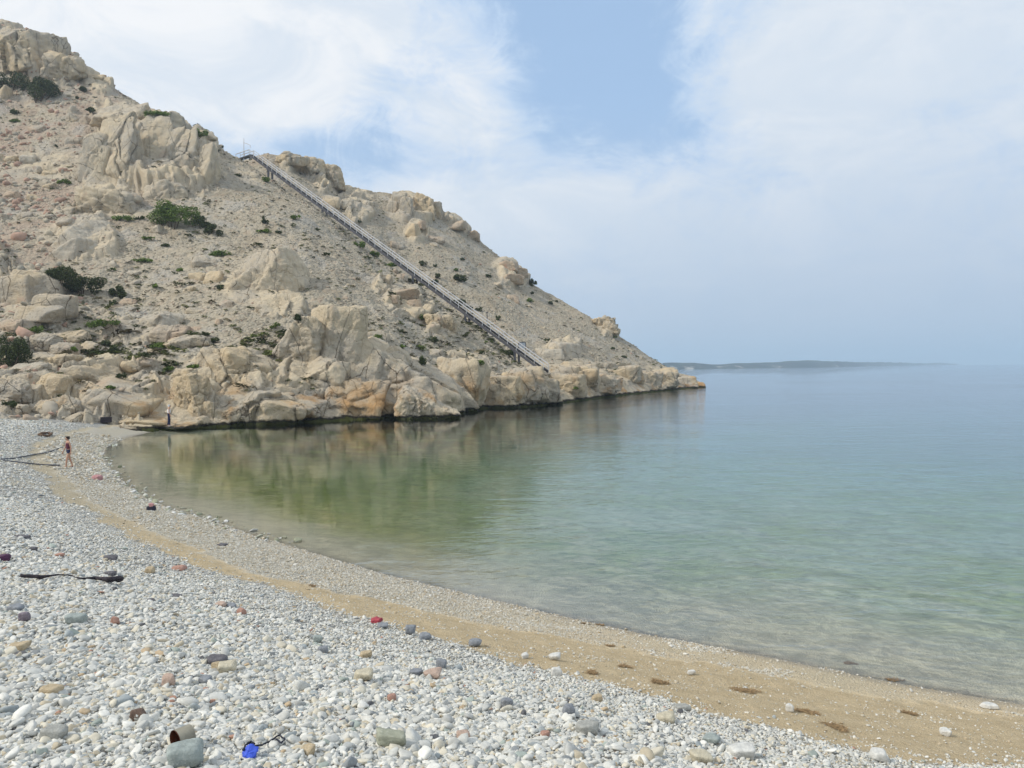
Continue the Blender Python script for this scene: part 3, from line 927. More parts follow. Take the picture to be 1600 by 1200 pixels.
rock_thing('rock_outcrop', [(30, 95, 90, 60, 91, dict(push=.35, n=6)), (70, 90, 70, 62, 92, dict(rz=.5)), (105, 108, 50, 40, 93), (-10, 75, 60, 60, 94)], 'rock_tan',
    'rounded crag under the hilltop at the upper left corner', 'rock outcrop', **C1)
rock_thing('rock_outcrop', [(490, 262, 34, 30, 95), (515, 280, 44, 36, 96), (455, 252, 40, 18, 97)], 'rock_tan', 'pointed crag on the skyline just right of the stair head', 'rock outcrop', **C1)
rock_thing('rock_outcrop', [(624, 325, 22, 48, 98, dict(boxy=.85, push=.0)), (636, 328, 18, 42, 99, dict(push=0)), (614, 330, 16, 34, 100, dict(push=0))], 'rock', 'upright ribbed rock tower on the far ridge', 'rock outcrop', rough=.04)
rock_thing('rock_outcrop', [(664, 326, 30, 38, 101), (682, 332, 16, 32, 102), (652, 318, 20, 20, 103)], 'rock_tan', 'bulky tan rock beside the ribbed tower on the far ridge', 'rock outcrop', **C1)
rock_thing('rock_outcrop', [(880, 552, 50, 34, 105, dict(boxy=.85, rz=.7)), (860, 556, 40, 22, 106)], 'rock_grey', 'sloping grey slab with a shadowed end above the stair foot', 'rock outcrop', rough=.04)
rock_thing('rock_outcrop', [(945, 503, 34, 18, 107, dict(rz=0, push=.3, planes=[(-.2, 0, 1, .6)])), (956, 513, 26, 18, 108, dict(push=.3, planes=[(.7, 0, .6, .6)]))], 'rock_tan', 'small cliff step on the far skyline above the cape', 'rock outcrop', **C1)
rock_thing('rock_outcrop', [(793, 418, 30, 16, 109), (812, 428, 24, 16, 110), (803, 438, 34, 16, 111)], 'rock_pink', 'layered pinkish rock knob on the far skyline', 'rock outcrop', rough=.05)
rock_thing('rock_outcrop', [(692, 508, 34, 28, 112), (705, 516, 20, 26, 113), (678, 500, 26, 18, 114)], 'rock_tan', 'cracked tan outcrop between the stairway and the square-topped crag', 'rock outcrop', **C1)
rock_thing('rock_outcrop', [(632, 462, 42, 18, 115), (646, 478, 24, 18, 116), (615, 468, 16, 12, 117)], 'rock_pink', 'pinkish ledge below the middle of the stairway', 'rock outcrop', rough=.05)
rock_thing('rock_outcrop', [(60, 458, 66, 60, 118, dict(n=6)), (88, 480, 62, 40, 119, dict(rz=.5)), (30, 462, 50, 60, 120), (65, 492, 60, 26, 121)], 'rock_tan', 'heap of large rounded boulders under the dark sprawling shrub', 'rock outcrop', rough=.04)
rock_thing('rock_outcrop', [(142, 640, 88, 66, 122, dict(boxy=.8, cuts=3, n=6, rz=0, planes=[(-.65, -.45, .6, .48), (.6, -.55, .6, .5), (.1, -.9, .4, .6)])), (115, 655, 50, 26, 123, dict(planes=[(-.5, -.4, .75, .5)]))], 'rock_tan', 'faceted pyramid of cream rock where the beach ends', 'rock outcrop', sharp=26, rough=.03)
rock_thing('rock_outcrop', [(196, 622, 110, 60, 124, dict(rz=0, planes=[(.5, -.25, .8, .35), (-.4, -.6, .7, .7)])), (228, 656, 70, 16, 125, dict(planes=[(.3, -.5, .8, .5)])), (285, 664, 50, 16, 126, dict(planes=[(0, -.5, .85, .6)]))], 'rock_tan', 'long sloping slab beside the standing person', 'rock outcrop', rough=.03, dep=1.2)

# single boulders: px, py, w, h, material, label
BOULD = [
    (18, 612, 52, 40, 'rock_tan', 'rounded boulder with an orange band at the left edge above the beach'),
    (76, 606, 64, 48, 'rock_tan', 'largest rounded boulder above the left end of the beach'),
    (148, 592, 92, 36, 'rock_tan', 'long flat-topped boulder above the faceted pyramid rock'),
    (66, 642, 52, 34, 'rock_tan', 'rounded tan boulder touching the top of the beach'),
    (30, 645, 28, 26, 'rock_tan', 'small rounded boulder wedged at the beach top near the left edge'),
    (6, 642, 22, 26, 'rock_tan', 'boulder cut by the left edge just above the beach'),
    (104, 634, 36, 30, 'rock_tan', 'egg shaped boulder left of the faceted pyramid rock'),
    (45, 578, 56, 20, 'rock_grey', 'low grey boulder behind the largest rounded boulder'),
    (90, 565, 70, 20, 'rock_tan', 'long low ledge stone above the rounded boulders'),
    (22, 514, 52, 32, 'rock_pink', 'domed boulder with a pink underside near the left edge'),
    (67, 534, 36, 28, 'rock_tan', 'upright egg boulder right of the dark left edge bush'),
    (99, 546, 38, 22, 'rock_pink', 'pinkish leaning boulder beside the upright egg boulder'),
    (114, 528, 46, 24, 'rock_tan', 'smooth elongated boulder below the dark sprawling shrub'),
    (138, 547, 30, 25, 'rock_tan', 'angular boulder standing alone in the grassy hollow'),
    (28, 540, 24, 18, 'rock_grey', 'small grey boulder half hidden by the left edge bush'),
    (200, 512, 48, 26, 'rock_pink', 'slab with a triangular pink stain on the lower slope'),
    (247, 502, 62, 28, 'rock_grey', 'grey slab running right from the pink stained slab'),
    (268, 522, 58, 32, 'rock_pink', 'peaked slab with reddish left side above the blocky cliff'),
    (295, 536, 66, 22, 'rock_tan', 'flat tan slab just below the reddish peaked slab'),
    (305, 516, 18, 12, 'rock_pink', 'small pink stone on top of the flat tan slab'),
    (240, 552, 18, 13, 'rock_tan', 'small round stone below the peaked slab'),
    (182, 537, 17, 13, 'rock_grey', 'small grey stone left of the white egg stone'),
    (229, 541, 11, 15, 'rock_grey', 'pale egg shaped stone standing on end in the scrub'),
    (205, 573, 28, 17, 'rock_tan', 'tan stone below the grassy hollow'),
    (226, 566, 22, 15, 'rock_pink', 'pinkish stone right of the tan stone in the hollow'),
    (335, 438, 28, 30, 'rock_tan', 'pointed boulder with an orange face left of the buttress'),
    (310, 434, 24, 16, 'rock_tan', 'low boulder leaning on the pointed boulder'),
    (322, 412, 40, 24, 'rock_grey', 'grey hump above the pointed boulder'),
    (297, 453, 18, 10, 'rock_tan', 'yellowish stone on the scree left of the pointed boulder'),
    (202, 473, 24, 13, 'rock_pink', 'cracked pink stone on the scree below two round shrubs'),
    (183, 478, 17, 10, 'rock_pink', 'small pink stone left of the cracked pink stone'),
    (354, 478, 24, 17, 'rock_pink', 'jagged pink boulder left of the buttress foot'),
    (341, 504, 14, 12, 'rock_pink', 'crumbled pink stone below the jagged pink boulder'),
    (297, 478, 12, 8, 'rock_grey', 'pale stone on the grey scree right of the slabs'),
    (305, 486, 26, 12, 'rock_tan', 'flat stone under the pale stone on the grey scree'),
    (371, 494, 6, 5, 'rock_grey', 'tiny white stone on the grey scree by the buttress'),
    (210, 443, 18, 12, 'rock_tan', 'rounded stone above the small dark shrub pair'),
    (193, 410, 22, 10, 'rock_tan', 'low stone to the right of the reddish stained slab foot'),
    (208, 428, 22, 13, 'rock_grey', 'grey buried stone on the mid slope'),
    (243, 360, 24, 14, 'rock_tan', 'pale stone tucked under the big green bush'),
    (109, 329, 18, 12, 'rock_tan', 'tan stone above the grey sloping slab'),
    (75, 338, 16, 9, 'rock_pink', 'flat orange stone above the left end of the slab'),
    (40, 338, 22, 13, 'rock_pink', 'rounded pink stone among the left scree'),
    (2, 342, 18, 16, 'rock_pink', 'red tinted stone cut by the left edge on the mid slope'),
    (103, 347, 24, 14, 'rock_pink', 'pinkish block on the shoulder of the grey slab'),
    (18, 308, 26, 18, 'rock_pink', 'large pinkish stone near the left edge above the red one'),
    (56, 310, 20, 12, 'rock_tan', 'tan stone right of the large pinkish stone'),
    (79, 292, 20, 14, 'rock_tan', 'rounded tan stone left of the great crag foot'),
    (78, 271, 20, 10, 'rock_tan', 'flat tan stone just over the rounded tan one'),
    (56, 267, 18, 15, 'rock_grey', 'grey upright stone in the left scree'),
    (46, 250, 24, 18, 'rock_grey', 'pale slab stone high in the left scree'),
    (17, 250, 18, 12, 'rock_tan', 'orange tan round stone high by the left edge'),
    (2, 250, 12, 20, 'rock_tan', 'stone cut by the left edge beside the orange tan one'),
    (57, 203, 20, 14, 'rock_pink', 'pinkish stone pair in the gully below the summit shrub'),
    (53, 179, 17, 12, 'rock_pink', 'red stone just below the dark summit shrub'),
    (4, 150, 24, 30, 'rock_tan', 'big rounded stone at the left edge below the summit shrub'),
    (114, 187, 18, 16, 'rock_tan', 'angular stone on the left shoulder of the great crag'),
    (133, 191, 17, 13, 'rock_pink', 'pink block beside the angular stone on the crag shoulder'),
    (118, 222, 22, 18, 'rock_pink', 'pink block at the upper left foot of the great crag'),
    (112, 175, 14, 18, 'rock_grey', 'pale stone above the angular stone on the crag shoulder'),
    (118, 118, 22, 14, 'rock_tan', 'stone on the summit ridge right of the corner crag'),
    (150, 122, 26, 14, 'rock_tan', 'second stone down the summit ridge'),
    (325, 214, 26, 12, 'rock_tan', 'rounded stone on the skyline between shrub and stair head'),
    (352, 232, 28, 14, 'rock_tan', 'flat stone on the skyline just left of the mast'),
    (543, 319, 18, 20, 'rock_tan', 'upright stone across the stairway on the far slope'),
    (518, 318, 26, 26, 'rock_tan', 'slab leaning on the far slope right above the stairway'),
    (643, 362, 24, 26, 'rock_tan', 'split boulder below the bulky tan rock'),
    (655, 353, 18, 14, 'rock_pink', 'small boulder with an orange foot under the bulky tan rock'),
    (620, 385, 22, 16, 'rock_pink', 'pink boulder just above the middle of the stairway'),
    (682, 376, 26, 16, 'rock_pink', 'broad pink boulder right of the split boulder'),
    (678, 384, 14, 10, 'rock_tan', 'small tan stone under the broad pink boulder'),
    (712, 352, 30, 16, 'rock_pink', 'pink tinted ledge on the far skyline right of the tower'),
    (738, 370, 24, 16, 'rock_pink', 'lumpy rock on the descending far skyline'),
    (777, 446, 18, 10, 'rock_tan', 'tan stone below the layered pinkish knob'),
    (802, 470, 20, 18, 'rock_pink', 'rounded pink boulder lower on the far slope'),
    (600, 440, 24, 24, 'rock_tan', 'round boulder beneath the stairway and two green shrubs'),
    (628, 436, 18, 16, 'rock_pink', 'pink stone hugging the stairway from below'),
    (498, 449, 12, 12, 'rock_pink', 'lone reddish stone on the scree right of the buttress'),
    (592, 528, 30, 22, 'rock_tan', 'stone resting on the right shoulder of the square-topped crag'),
    (312, 658, 26, 15, 'rock_tan', 'rounded boulder at the water edge under the blocky cliff'),
    (680, 555, 26, 20, 'rock_tan', 'weathered block behind the cliff with a dark cleft'),
    (755, 592, 34, 16, 'rock_tan', 'low hump between the stairway foot and the sea'),
]
for i, (px, py, w_, h_, mt, lb) in enumerate(BOULD):
    big = w_ > 30
    rock_thing('boulder' if w_ > 20 else 'stone', [(px, py, w_, h_, 300 + i)], mt, lb, 'boulder' if w_ > 20 else 'stone', None,
               n=5 if big else 4, rough=.065, sharp=14 if i % 3 else 36, cuts=12, boxy=.8, push=.12, cracks=.5 if big else 0,
               planes=[(random.Random(i).uniform(-.8, .8), -.5, random.Random(i * 7).uniform(.4, .9), random.Random(i * 3).uniform(.5, .8))])

ROCK_BVH.append(BVHTree.FromPolygons([tuple(v) for v in np.concatenate(RV).tolist()], [tuple(f) for f in np.concatenate(RF).tolist()]))

# ------------------------------------------------------------------ scattered stones: instances on points
def scatter(name, pts, rot, scl, idx, col, variants, mat):
    me = bpy.data.meshes.new(name); me.vertices.add(len(pts))
    me.vertices.foreach_set('co', np.ascontiguousarray(pts, np.float32).ravel())
    attr(me, 'rot', rot, 'FLOAT_VECTOR'); attr(me, 'scl', scl, 'FLOAT_VECTOR'); attr(me, 'idx', idx, 'INT')
    attr(me, 'tint', np.concatenate([col, np.ones((len(col), 1))], 1), 'FLOAT_COLOR')
    o = link(name, me)
    c = bpy.data.collections.new(name + '_variants')
    for k, vm in enumerate(variants):
        vo = bpy.data.objects.new('%s_kind_%02d' % (name, k), vm); vm.materials.clear(); vm.materials.append(mat); c.objects.link(vo)
    g = bpy.data.node_groups.new(name + '_scatter', 'GeometryNodeTree')
    g.interface.new_socket('Geometry', in_out='INPUT', socket_type='NodeSocketGeometry')
    g.interface.new_socket('Geometry', in_out='OUTPUT', socket_type='NodeSocketGeometry')
    N_ = g.nodes; L = g.links
    gi = N_.new('NodeGroupInput'); go = N_.new('NodeGroupOutput')
    ci = N_.new('GeometryNodeCollectionInfo'); ci.inputs['Collection'].default_value = c
    ci.inputs['Separate Children'].default_value = True; ci.inputs['Reset Children'].default_value = True
    iop = N_.new('GeometryNodeInstanceOnPoints')

    def na(nm, typ):
        a = N_.new('GeometryNodeInputNamedAttribute'); a.data_type = typ; a.inputs['Name'].default_value = nm; return a.outputs['Attribute']
    L.new(gi.outputs[0], iop.inputs['Points']); L.new(ci.outputs[0], iop.inputs['Instance'])
    iop.inputs['Pick Instance'].default_value = True
    L.new(na('idx', 'INT'), iop.inputs['Instance Index'])
    e2r = N_.new('FunctionNodeEulerToRotation'); L.new(na('rot', 'FLOAT_VECTOR'), e2r.inputs[0])
    L.new(e2r.outputs[0], iop.inputs['Rotation']); L.new(na('scl', 'FLOAT_VECTOR'), iop.inputs['Scale'])
    L.new(iop.outputs[0], go.inputs[0])
    md = o.modifiers.new('scatter', 'NODES'); md.node_group = g
    return o


def tint_mat(name, rough=0.75, var=0.18, nscale=1.6, spec=0.3, bump=0.0):
    m, t, out = mat_new(name)
    a = t.add('ShaderNodeAttribute', {'attribute_type': 'INSTANCER', 'attribute_name': 'tint'})
    co = t.add('ShaderNodeTexCoord').outputs['Object']
    n = t.noise(co, nscale, 5, 0.65)
    c = t.mix(t.range(n, 0.3, 0.7), t.vmath('SCALE', a.outputs['Color'], scale=1 - var), t.vmath('SCALE', a.outputs['Color'], scale=1 + var * .6))
    principled(t, out, c, rough, n if bump else None, bump or .01, 1.0, spec=spec)
    return m


def pebble_mesh(seed, n=3, angular=False):
    v, f = block((0, 0, 0), (1, 1, 1), seed, cuts=7, sharp=(9 if angular else 6.5), rough=0.035 if angular else 0.03, n=n, tilt=.3, boxy=.8)
    return np_mesh('pebble_kind', v, f)


rg = np.random.RandomState(4)
PAL = np.array([(.58, .57, .52), (.50, .50, .465), (.65, .64, .59), (.45, .45, .42), (.57, .53, .43), (.48, .42, .31), (.33, .36, .36), (.22, .235, .24),
                (.44, .34, .22), (.40, .23, .165), (.33, .37, .33), (.11, .11, .115)])
PW = np.array([.27, .19, .16, .13, .11, .045, .035, .022, .012, .003, .020, .005]); PW /= PW.sum()


def beach_points(n, r0, r1, a0=-52, a1=48):
    r = np.sqrt(rg.uniform(r0 ** 2, r1 ** 2, n)); a = np.radians(rg.uniform(a0, a1, n))
    xy = np.stack([np.sin(a) * r, np.cos(a) * r], 1)
    z, s, arc = ground_z(xy)
    return xy, z, s, arc, r


P_all, R_all, S_all, I_all, C_all = [], [], [], [], []


def add_stones(xy, z, L, flat=(.34, .62), sink=.12, pal=None, tiltv=.35):
    n = len(xy)
    yaw = np.where(rg.rand(n) < .6, rg.normal(0.6, .6, n), rg.uniform(0, 6.28, n))
    sx = L; sy = L * rg.uniform(.55, .9, n); sz = L * rg.uniform(*flat, n)
    P_all.append(np.stack([xy[:, 0], xy[:, 1], z + sz * (.5 - sink) * .8 + L * rg.uniform(-.12, .12, n)], 1))
    R_all.append(np.stack([rg.normal(0, tiltv, n), rg.normal(0, tiltv, n), yaw], 1))
    S_all.append(np.stack([sx, sy, sz], 1)); I_all.append(rg.randint(0, 10, n))
    c = (PAL[rg.choice(len(PAL), n, p=PW)] * 1.10 if pal is None else pal[rg.randint(0, len(pal), n)]) * rg.uniform(.86, 1.08, (n, 1))
    C_all.append(np.clip(c, 0, .85))


for (r0, r1, dens, L0, sg) in [(2.0, 5.5, 2500, .0285, .43), (5.5, 9.0, 2000, .0285, .42), (9.0, 15.0, 1100, .033, .38), (15.0, 26.0, 420, .043, .33), (26, 67, 60, .085, .3)]:
    area = math.radians(100) / 2 * (r1 ** 2 - r0 ** 2); n = int(area * dens)
    xy, z, s, arc, r = beach_points(n, r0, r1)
    wv = fbm(np.stack([xy[:, 0], xy[:, 1], s * 0], 1) / 1.2, 4, 91) * .45
    keep = (s > 0.1) & (s - sA(arc) + wv > .12 - .16 * rg.exponential(1.0, n)) 
    xy, z = xy[keep], z[keep]
    # bigger stones lie higher on the bank
    up = smooth(0.0, 3.0, (s - sA(arc))[keep])
    L = L0 * np.exp(rg.normal(0, sg, len(xy))) * (.62 + .48 * up)
    add_stones(xy, z, np.clip(L, .012, .16))
# pale gravel strip and stray stones on the sand
WHITE = np.array([(.58, .555, .48), (.53, .50, .42), (.50, .445, .34), (.47, .39, .27), (.64, .62, .56)])
for (r0, r1, dens, L0) in [(8, 14, 1900, .017), (14, 22, 1100, .020), (22, 36, 400, .030), (36, 62, 60, .07)]:
    area = math.radians(100) / 2 * (r1 ** 2 - r0 ** 2); n = int(area * dens)
    xy, z, s, arc, r = beach_points(n, r0, r1)
    q3 = np.stack([xy[:, 0], xy[:, 1], s * 0], 1)
    wv = fbm(q3 / 1.2, 4, 91) * .35; patch = fbm(q3 / 0.7, 3, 14)
    strip = (s > -.15) & (s - sB(arc) + wv < 0.0)
    right = smooth(ARC_M, ARC_R, arc)        # 1 far right
    pr = np.where(strip, 1 - .95 * right * (patch < .24), np.where(s - sA(arc) < .1, .035 + .12 * (fbm(q3 / .5, 2, 19) > .45), 0))
    keep = (rg.rand(n) < pr) & (s > -.05)
    add_stones(xy[keep], z[keep], L0 * np.exp(rg.normal(0, .38, keep.sum())), pal=WHITE)
# flat pale cobbles round the far end of the waterline
n = 2600; t_ = rg.uniform(30, 66, n * 3)
xy, z, s, arc, r = beach_points(90000, 22, 58, -50, -10)
keep = (np.abs(s + .1 - .25 * fbm(np.stack([xy[:, 0], xy[:, 1], s * 0], 1) / 2.0, 3, 4)) < .5) & (rg.rand(len(s)) < .11)
add_stones(xy[keep], z[keep], np.clip(.11 * np.exp(rg.normal(0, .35, keep.sum())), .06, .28), flat=(.22, .4), pal=np.array([(.66, .66, .63), (.58, .58, .53), (.44, .45, .36), (.34, .35, .24)]))
pts = np.concatenate(P_all); print('pebbles', len(pts))
M['pebble'] = tint_mat('beach_pebble', 0.7, .14, 2.2)
peb = scatter('beach_pebbles', pts, np.concatenate(R_all), np.concatenate(S_all), np.concatenate(I_all), np.concatenate(C_all),
              [pebble_mesh(40 + k, 3 if k < 6 else 2) for k in range(10)], M['pebble'])
tag(peb, 'countless pale grey and white pebbles covering the beach', 'pebbles', kind='stuff')

# loose scree and low scrub on the hillside
# take visible hill faces, uniform over the surface
ii = rg.randint(70, nu - 3, 90000); jj = rg.randint(5, nv - 6, 90000)
area_w = np.linalg.norm(np.cross(HV.reshape(nu, nv, 3)[ii + 1, jj] - HV.reshape(nu, nv, 3)[ii, jj], HV.reshape(nu, nv, 3)[ii, jj + 1] - HV.reshape(nu, nv, 3)[ii, jj]), axis=1)
ok = (rg.rand(len(ii)) < np.clip(area_w / np.percentile(area_w, 85), 0, 1))
ii, jj = ii[ok], jj[ok]
GH = HV.reshape(nu, nv, 3); a_, b_ = rg.rand(len(ii), 1), rg.rand(len(ii), 1)
sp = GH[ii, jj] * (1 - a_) * (1 - b_) + GH[ii + 1, jj] * a_ * (1 - b_) + GH[ii, jj + 1] * (1 - a_) * b_ + GH[ii + 1, jj + 1] * a_ * b_
rk = rock.reshape(nu, nv)[ii, jj]; spx = GPX[ii, jj]; spy = GPY[ii, jj]
dens = .25 + .75 * smooth(-.1, .25, fbm(sp / 7.0, 4, 33))
leftg = smooth(170, 60, spx)
keep = (rg.rand(len(sp)) < dens * (1 - .75 * rk)) & (sp[:, 2] > 1.2)
q = sp[keep]; n = len(q)
L = np.clip(.20 * np.exp(rg.normal(0, .5, n)) * (1 + 1.3 * leftg[keep]), .08, 2.0)
SP = np.array([(.42, .37, .28), (.35, .32, .255), (.48, .42, .33), (.40, .32, .24), (.42, .28, .21)])
colr = SP[np.where(rg.rand(n) < .35 * smooth(260, 60, spx[keep]), 4, rg.choice(5, n, p=[.36, .32, .2, .09, .03]))] * rg.uniform(.85, 1.1, (n, 1))
M['scree_stone'] = tint_mat('loose_scree_stone', .95, .2, 1.5, .15)
scr = scatter('scree_stones', q, np.stack([rg.normal(0, .4, n), rg.normal(0, .4, n), rg.uniform(0, 6.28, n)], 1),
              np.stack([L, L * rg.uniform(.6, 1, n), L * rg.uniform(.5, .85, n)], 1), rg.randint(0, 6, n), colr,
              [pebble_mesh(80 + k, 2, True) for k in range(6)], M['scree_stone'])
tag(scr, 'loose grey and cream stones strewn over the whole hillside', 'scree', kind='stuff')
print('scree', n)


def tuft_mesh(seed, nl=80, s=.34, flat=.55, lw=.21):
    r = np.random.RandomState(seed)
    d = r.normal(0, 1, (nl, 3)); d /= np.linalg.norm(d, axis=1, keepdims=True); d[:, 2] = np.abs(d[:, 2])
    p = d * r.uniform(.45, 1.0, (nl, 1)) * np.array([.5, .5, .5 * flat * 1.6])
    return leaf_mesh('tuft_kind', p, lw, r)


def leaf_mesh(name, p, size, r, up=.35):
    n = len(p)
    a = r.normal(0, 1, (n, 3)); a[:, 2] = a[:, 2] * .7 + up; a /= np.linalg.norm(a, axis=1, keepdims=True)
    b = np.cross(a, r.normal(0, 1, (n, 3))); b /= np.linalg.norm(b, axis=1, keepdims=True)
    s = size * r.uniform(.6, 1.3, (n, 1))
    v = np.stack([p - a * s * .5, p + b * s * .28, p + a * s * .6, p - b * s * .28], 1).reshape(-1, 3)
    f = np.arange(4 * n).reshape(n, 4)
    return np_mesh(name, v, f, False)


M['scrub'] = tint_mat('low_scrub_leaf', .8, .3, 2.0, .1)
ii = rg.randint(72, nu - 3, 70000); jj = rg.randint(5, nv - 6, 70000)
sp = GH[ii, jj]; spx = GPX[ii, jj]; spy = GPY[ii, jj]; rk = rock.reshape(nu, nv)[ii, jj]
cl = fbm(sp / 8.0, 4, 55)
low = np.exp(-((spx - 150) / 170) ** 2 - ((spy - 540) / 50) ** 2) * 1.6 + np.exp(-((spx - 420) / 40) ** 2 - ((spy - 540) / 16) ** 2) * 3
ledge = np.exp(-(((spy - 400) - .72 * (spx - 600)) / 26) ** 2) * ((spx > 560) & (spx < 820)) * 1.2
prob = (.09 * smooth(-.05, .3, cl) + .03 + .10 * low + .09 * ledge) * (1 - .7 * rk)
keep = (rg.rand(len(sp)) < prob) & (sp[:, 2] > 2.0)
q = sp[keep]; n = len(q)
L = np.clip(.40 * np.exp(rg.normal(0, .5, n)), .18, 1.5) * (1 + .5 * np.clip(low[keep], 0, 1))
TG = np.array([(.06, .075, .022), (.10, .12, .03), (.15, .16, .05), (.08, .065, .03), (.20, .17, .09)])
colr = TG[rg.choice(5, n, p=[.35, .25, .15, .15, .10])] * rg.uniform(.8, 1.15, (n, 1))
scb = scatter('low_scrub', q + np.array([0, 0, .10]), np.stack([rg.normal(0, .2, n), rg.normal(0, .2, n), rg.uniform(0, 6.28, n)], 1),
              np.stack([L * rg.uniform(1, 1.7, n), L, L * .6], 1), rg.randint(0, 5, n), colr, [tuft_mesh(20 + k) for k in range(5)], M['scrub'])
tag(scb, 'tiny dark green tufts dotted over the dry hillside', 'scrub', kind='stuff')
print('scrub', n)


# ------------------------------------------------------------------ shrubs
def leaf_mat(name, c0, c1):
    m, t, out = mat_new(name)
    pos = t.add('ShaderNodeNewGeometry').outputs['Position']
    n = t.noise(pos, 1.3, 4, .7); wn = t.add('ShaderNodeTexWhiteNoise', Vector=t.vmath('SNAP', pos, (.25, .25, .25)))
    c = t.mix(t.math('ADD', t.math('MULTIPLY', t.range(n, .35, .65), .6), t.math('MULTIPLY', wn.outputs[0], .4)), c0, c1)
    principled(t, out, c, .7, spec=.2)
    return m


M['leaf_dark'] = leaf_mat('dark_shrub_leaf', (.028, .042, .014), (.085, .105, .03))
M['leaf_mid'] = leaf_mat('green_shrub_leaf', (.06, .095, .018), (.17, .25, .045))
M['leaf_bright'] = leaf_mat('bright_shrub_leaf', (.09, .13, .03), (.20, .24, .06))
M['bark'] = simple_mat('grey_brown_bark', (.12, .09, .06), .9, 0, .25, 8)


def shrub(px, py, w_, h_, mat, label, seed, name='shrub'):
    r = np.random.RandomState(seed)
    h = hit(px, py + h_ * .38)
    p = np.array(h[0]); Y = p[1]; k_ = 1.0 if w_ > 28 else .82
    W = w_ * k_ * Y / F; Hh = h_ * k_ * (1.0 if w_ > 40 else .85) * Y / F
    D_ = min(W, max(Hh * 1.4, W * .5))
    root = empty(name, tuple(p)); tag(root, label, 'shrub', 'shrubs on the hillside')
    size = float(np.clip(.085 * Y / 60 * 1.2, .09, .20))
    area = W * Hh
    nl = int(np.clip(area / size ** 2 * 9, 90, 5200))
    nb = int(np.clip(W / Hh * 3 + 3, 4, 16))
    bc = np.stack([r.uniform(-.36, .36, nb) * W, r.uniform(-.3, .3, nb) * D_, r.uniform(.25, .78, nb) * Hh], 1)
    bc[:, 2] -= (np.abs(bc[:, 0]) / W) ** 1.5 * Hh * .6
    br = np.stack([r.uniform(.13, .24, nb) * W, r.uniform(.16, .3, nb) * D_, r.uniform(.2, .36, nb) * Hh], 1)
    k = r.randint(0, nb, nl)
    d = r.normal(0, 1, (nl, 3)); d /= np.linalg.norm(d, axis=1, keepdims=True)
    q = bc[k] + d * br[k] * r.uniform(.35, 1.12, (nl, 1)) ** .6
    q += fbm(q / (size * 4) + seed, 2, 3)[:, None] * d * size * 1.2
    # follow the slope under the shrub
    slope = 0.0
    hl, hr = hit(px - w_ * .4, py + h_ * .38), hit(px + w_ * .4, py + h_ * .38)
    q = q[q[:, 2] > -.25 * Hh]
    link('foliage', leaf_mesh('foliage', q, size * 1.5, r), M[mat], root)
    mb = MB()
    for i in range(min(nb, 6)):
        a = Vector((bc[i][0] * .1, bc[i][1] * .1, -.25 * Hh)); b = Vector(bc[i])
        mid = (a + b) / 2 + Vector((r.normal(0, .05) * W, 0, .05 * Hh))
        rr = max(.02, .03 * Hh)
        mb.tube([a, mid, b], [rr, rr * .7, rr * .3], 6)
    mb.build('stem', M['bark'], root, True)
    return root


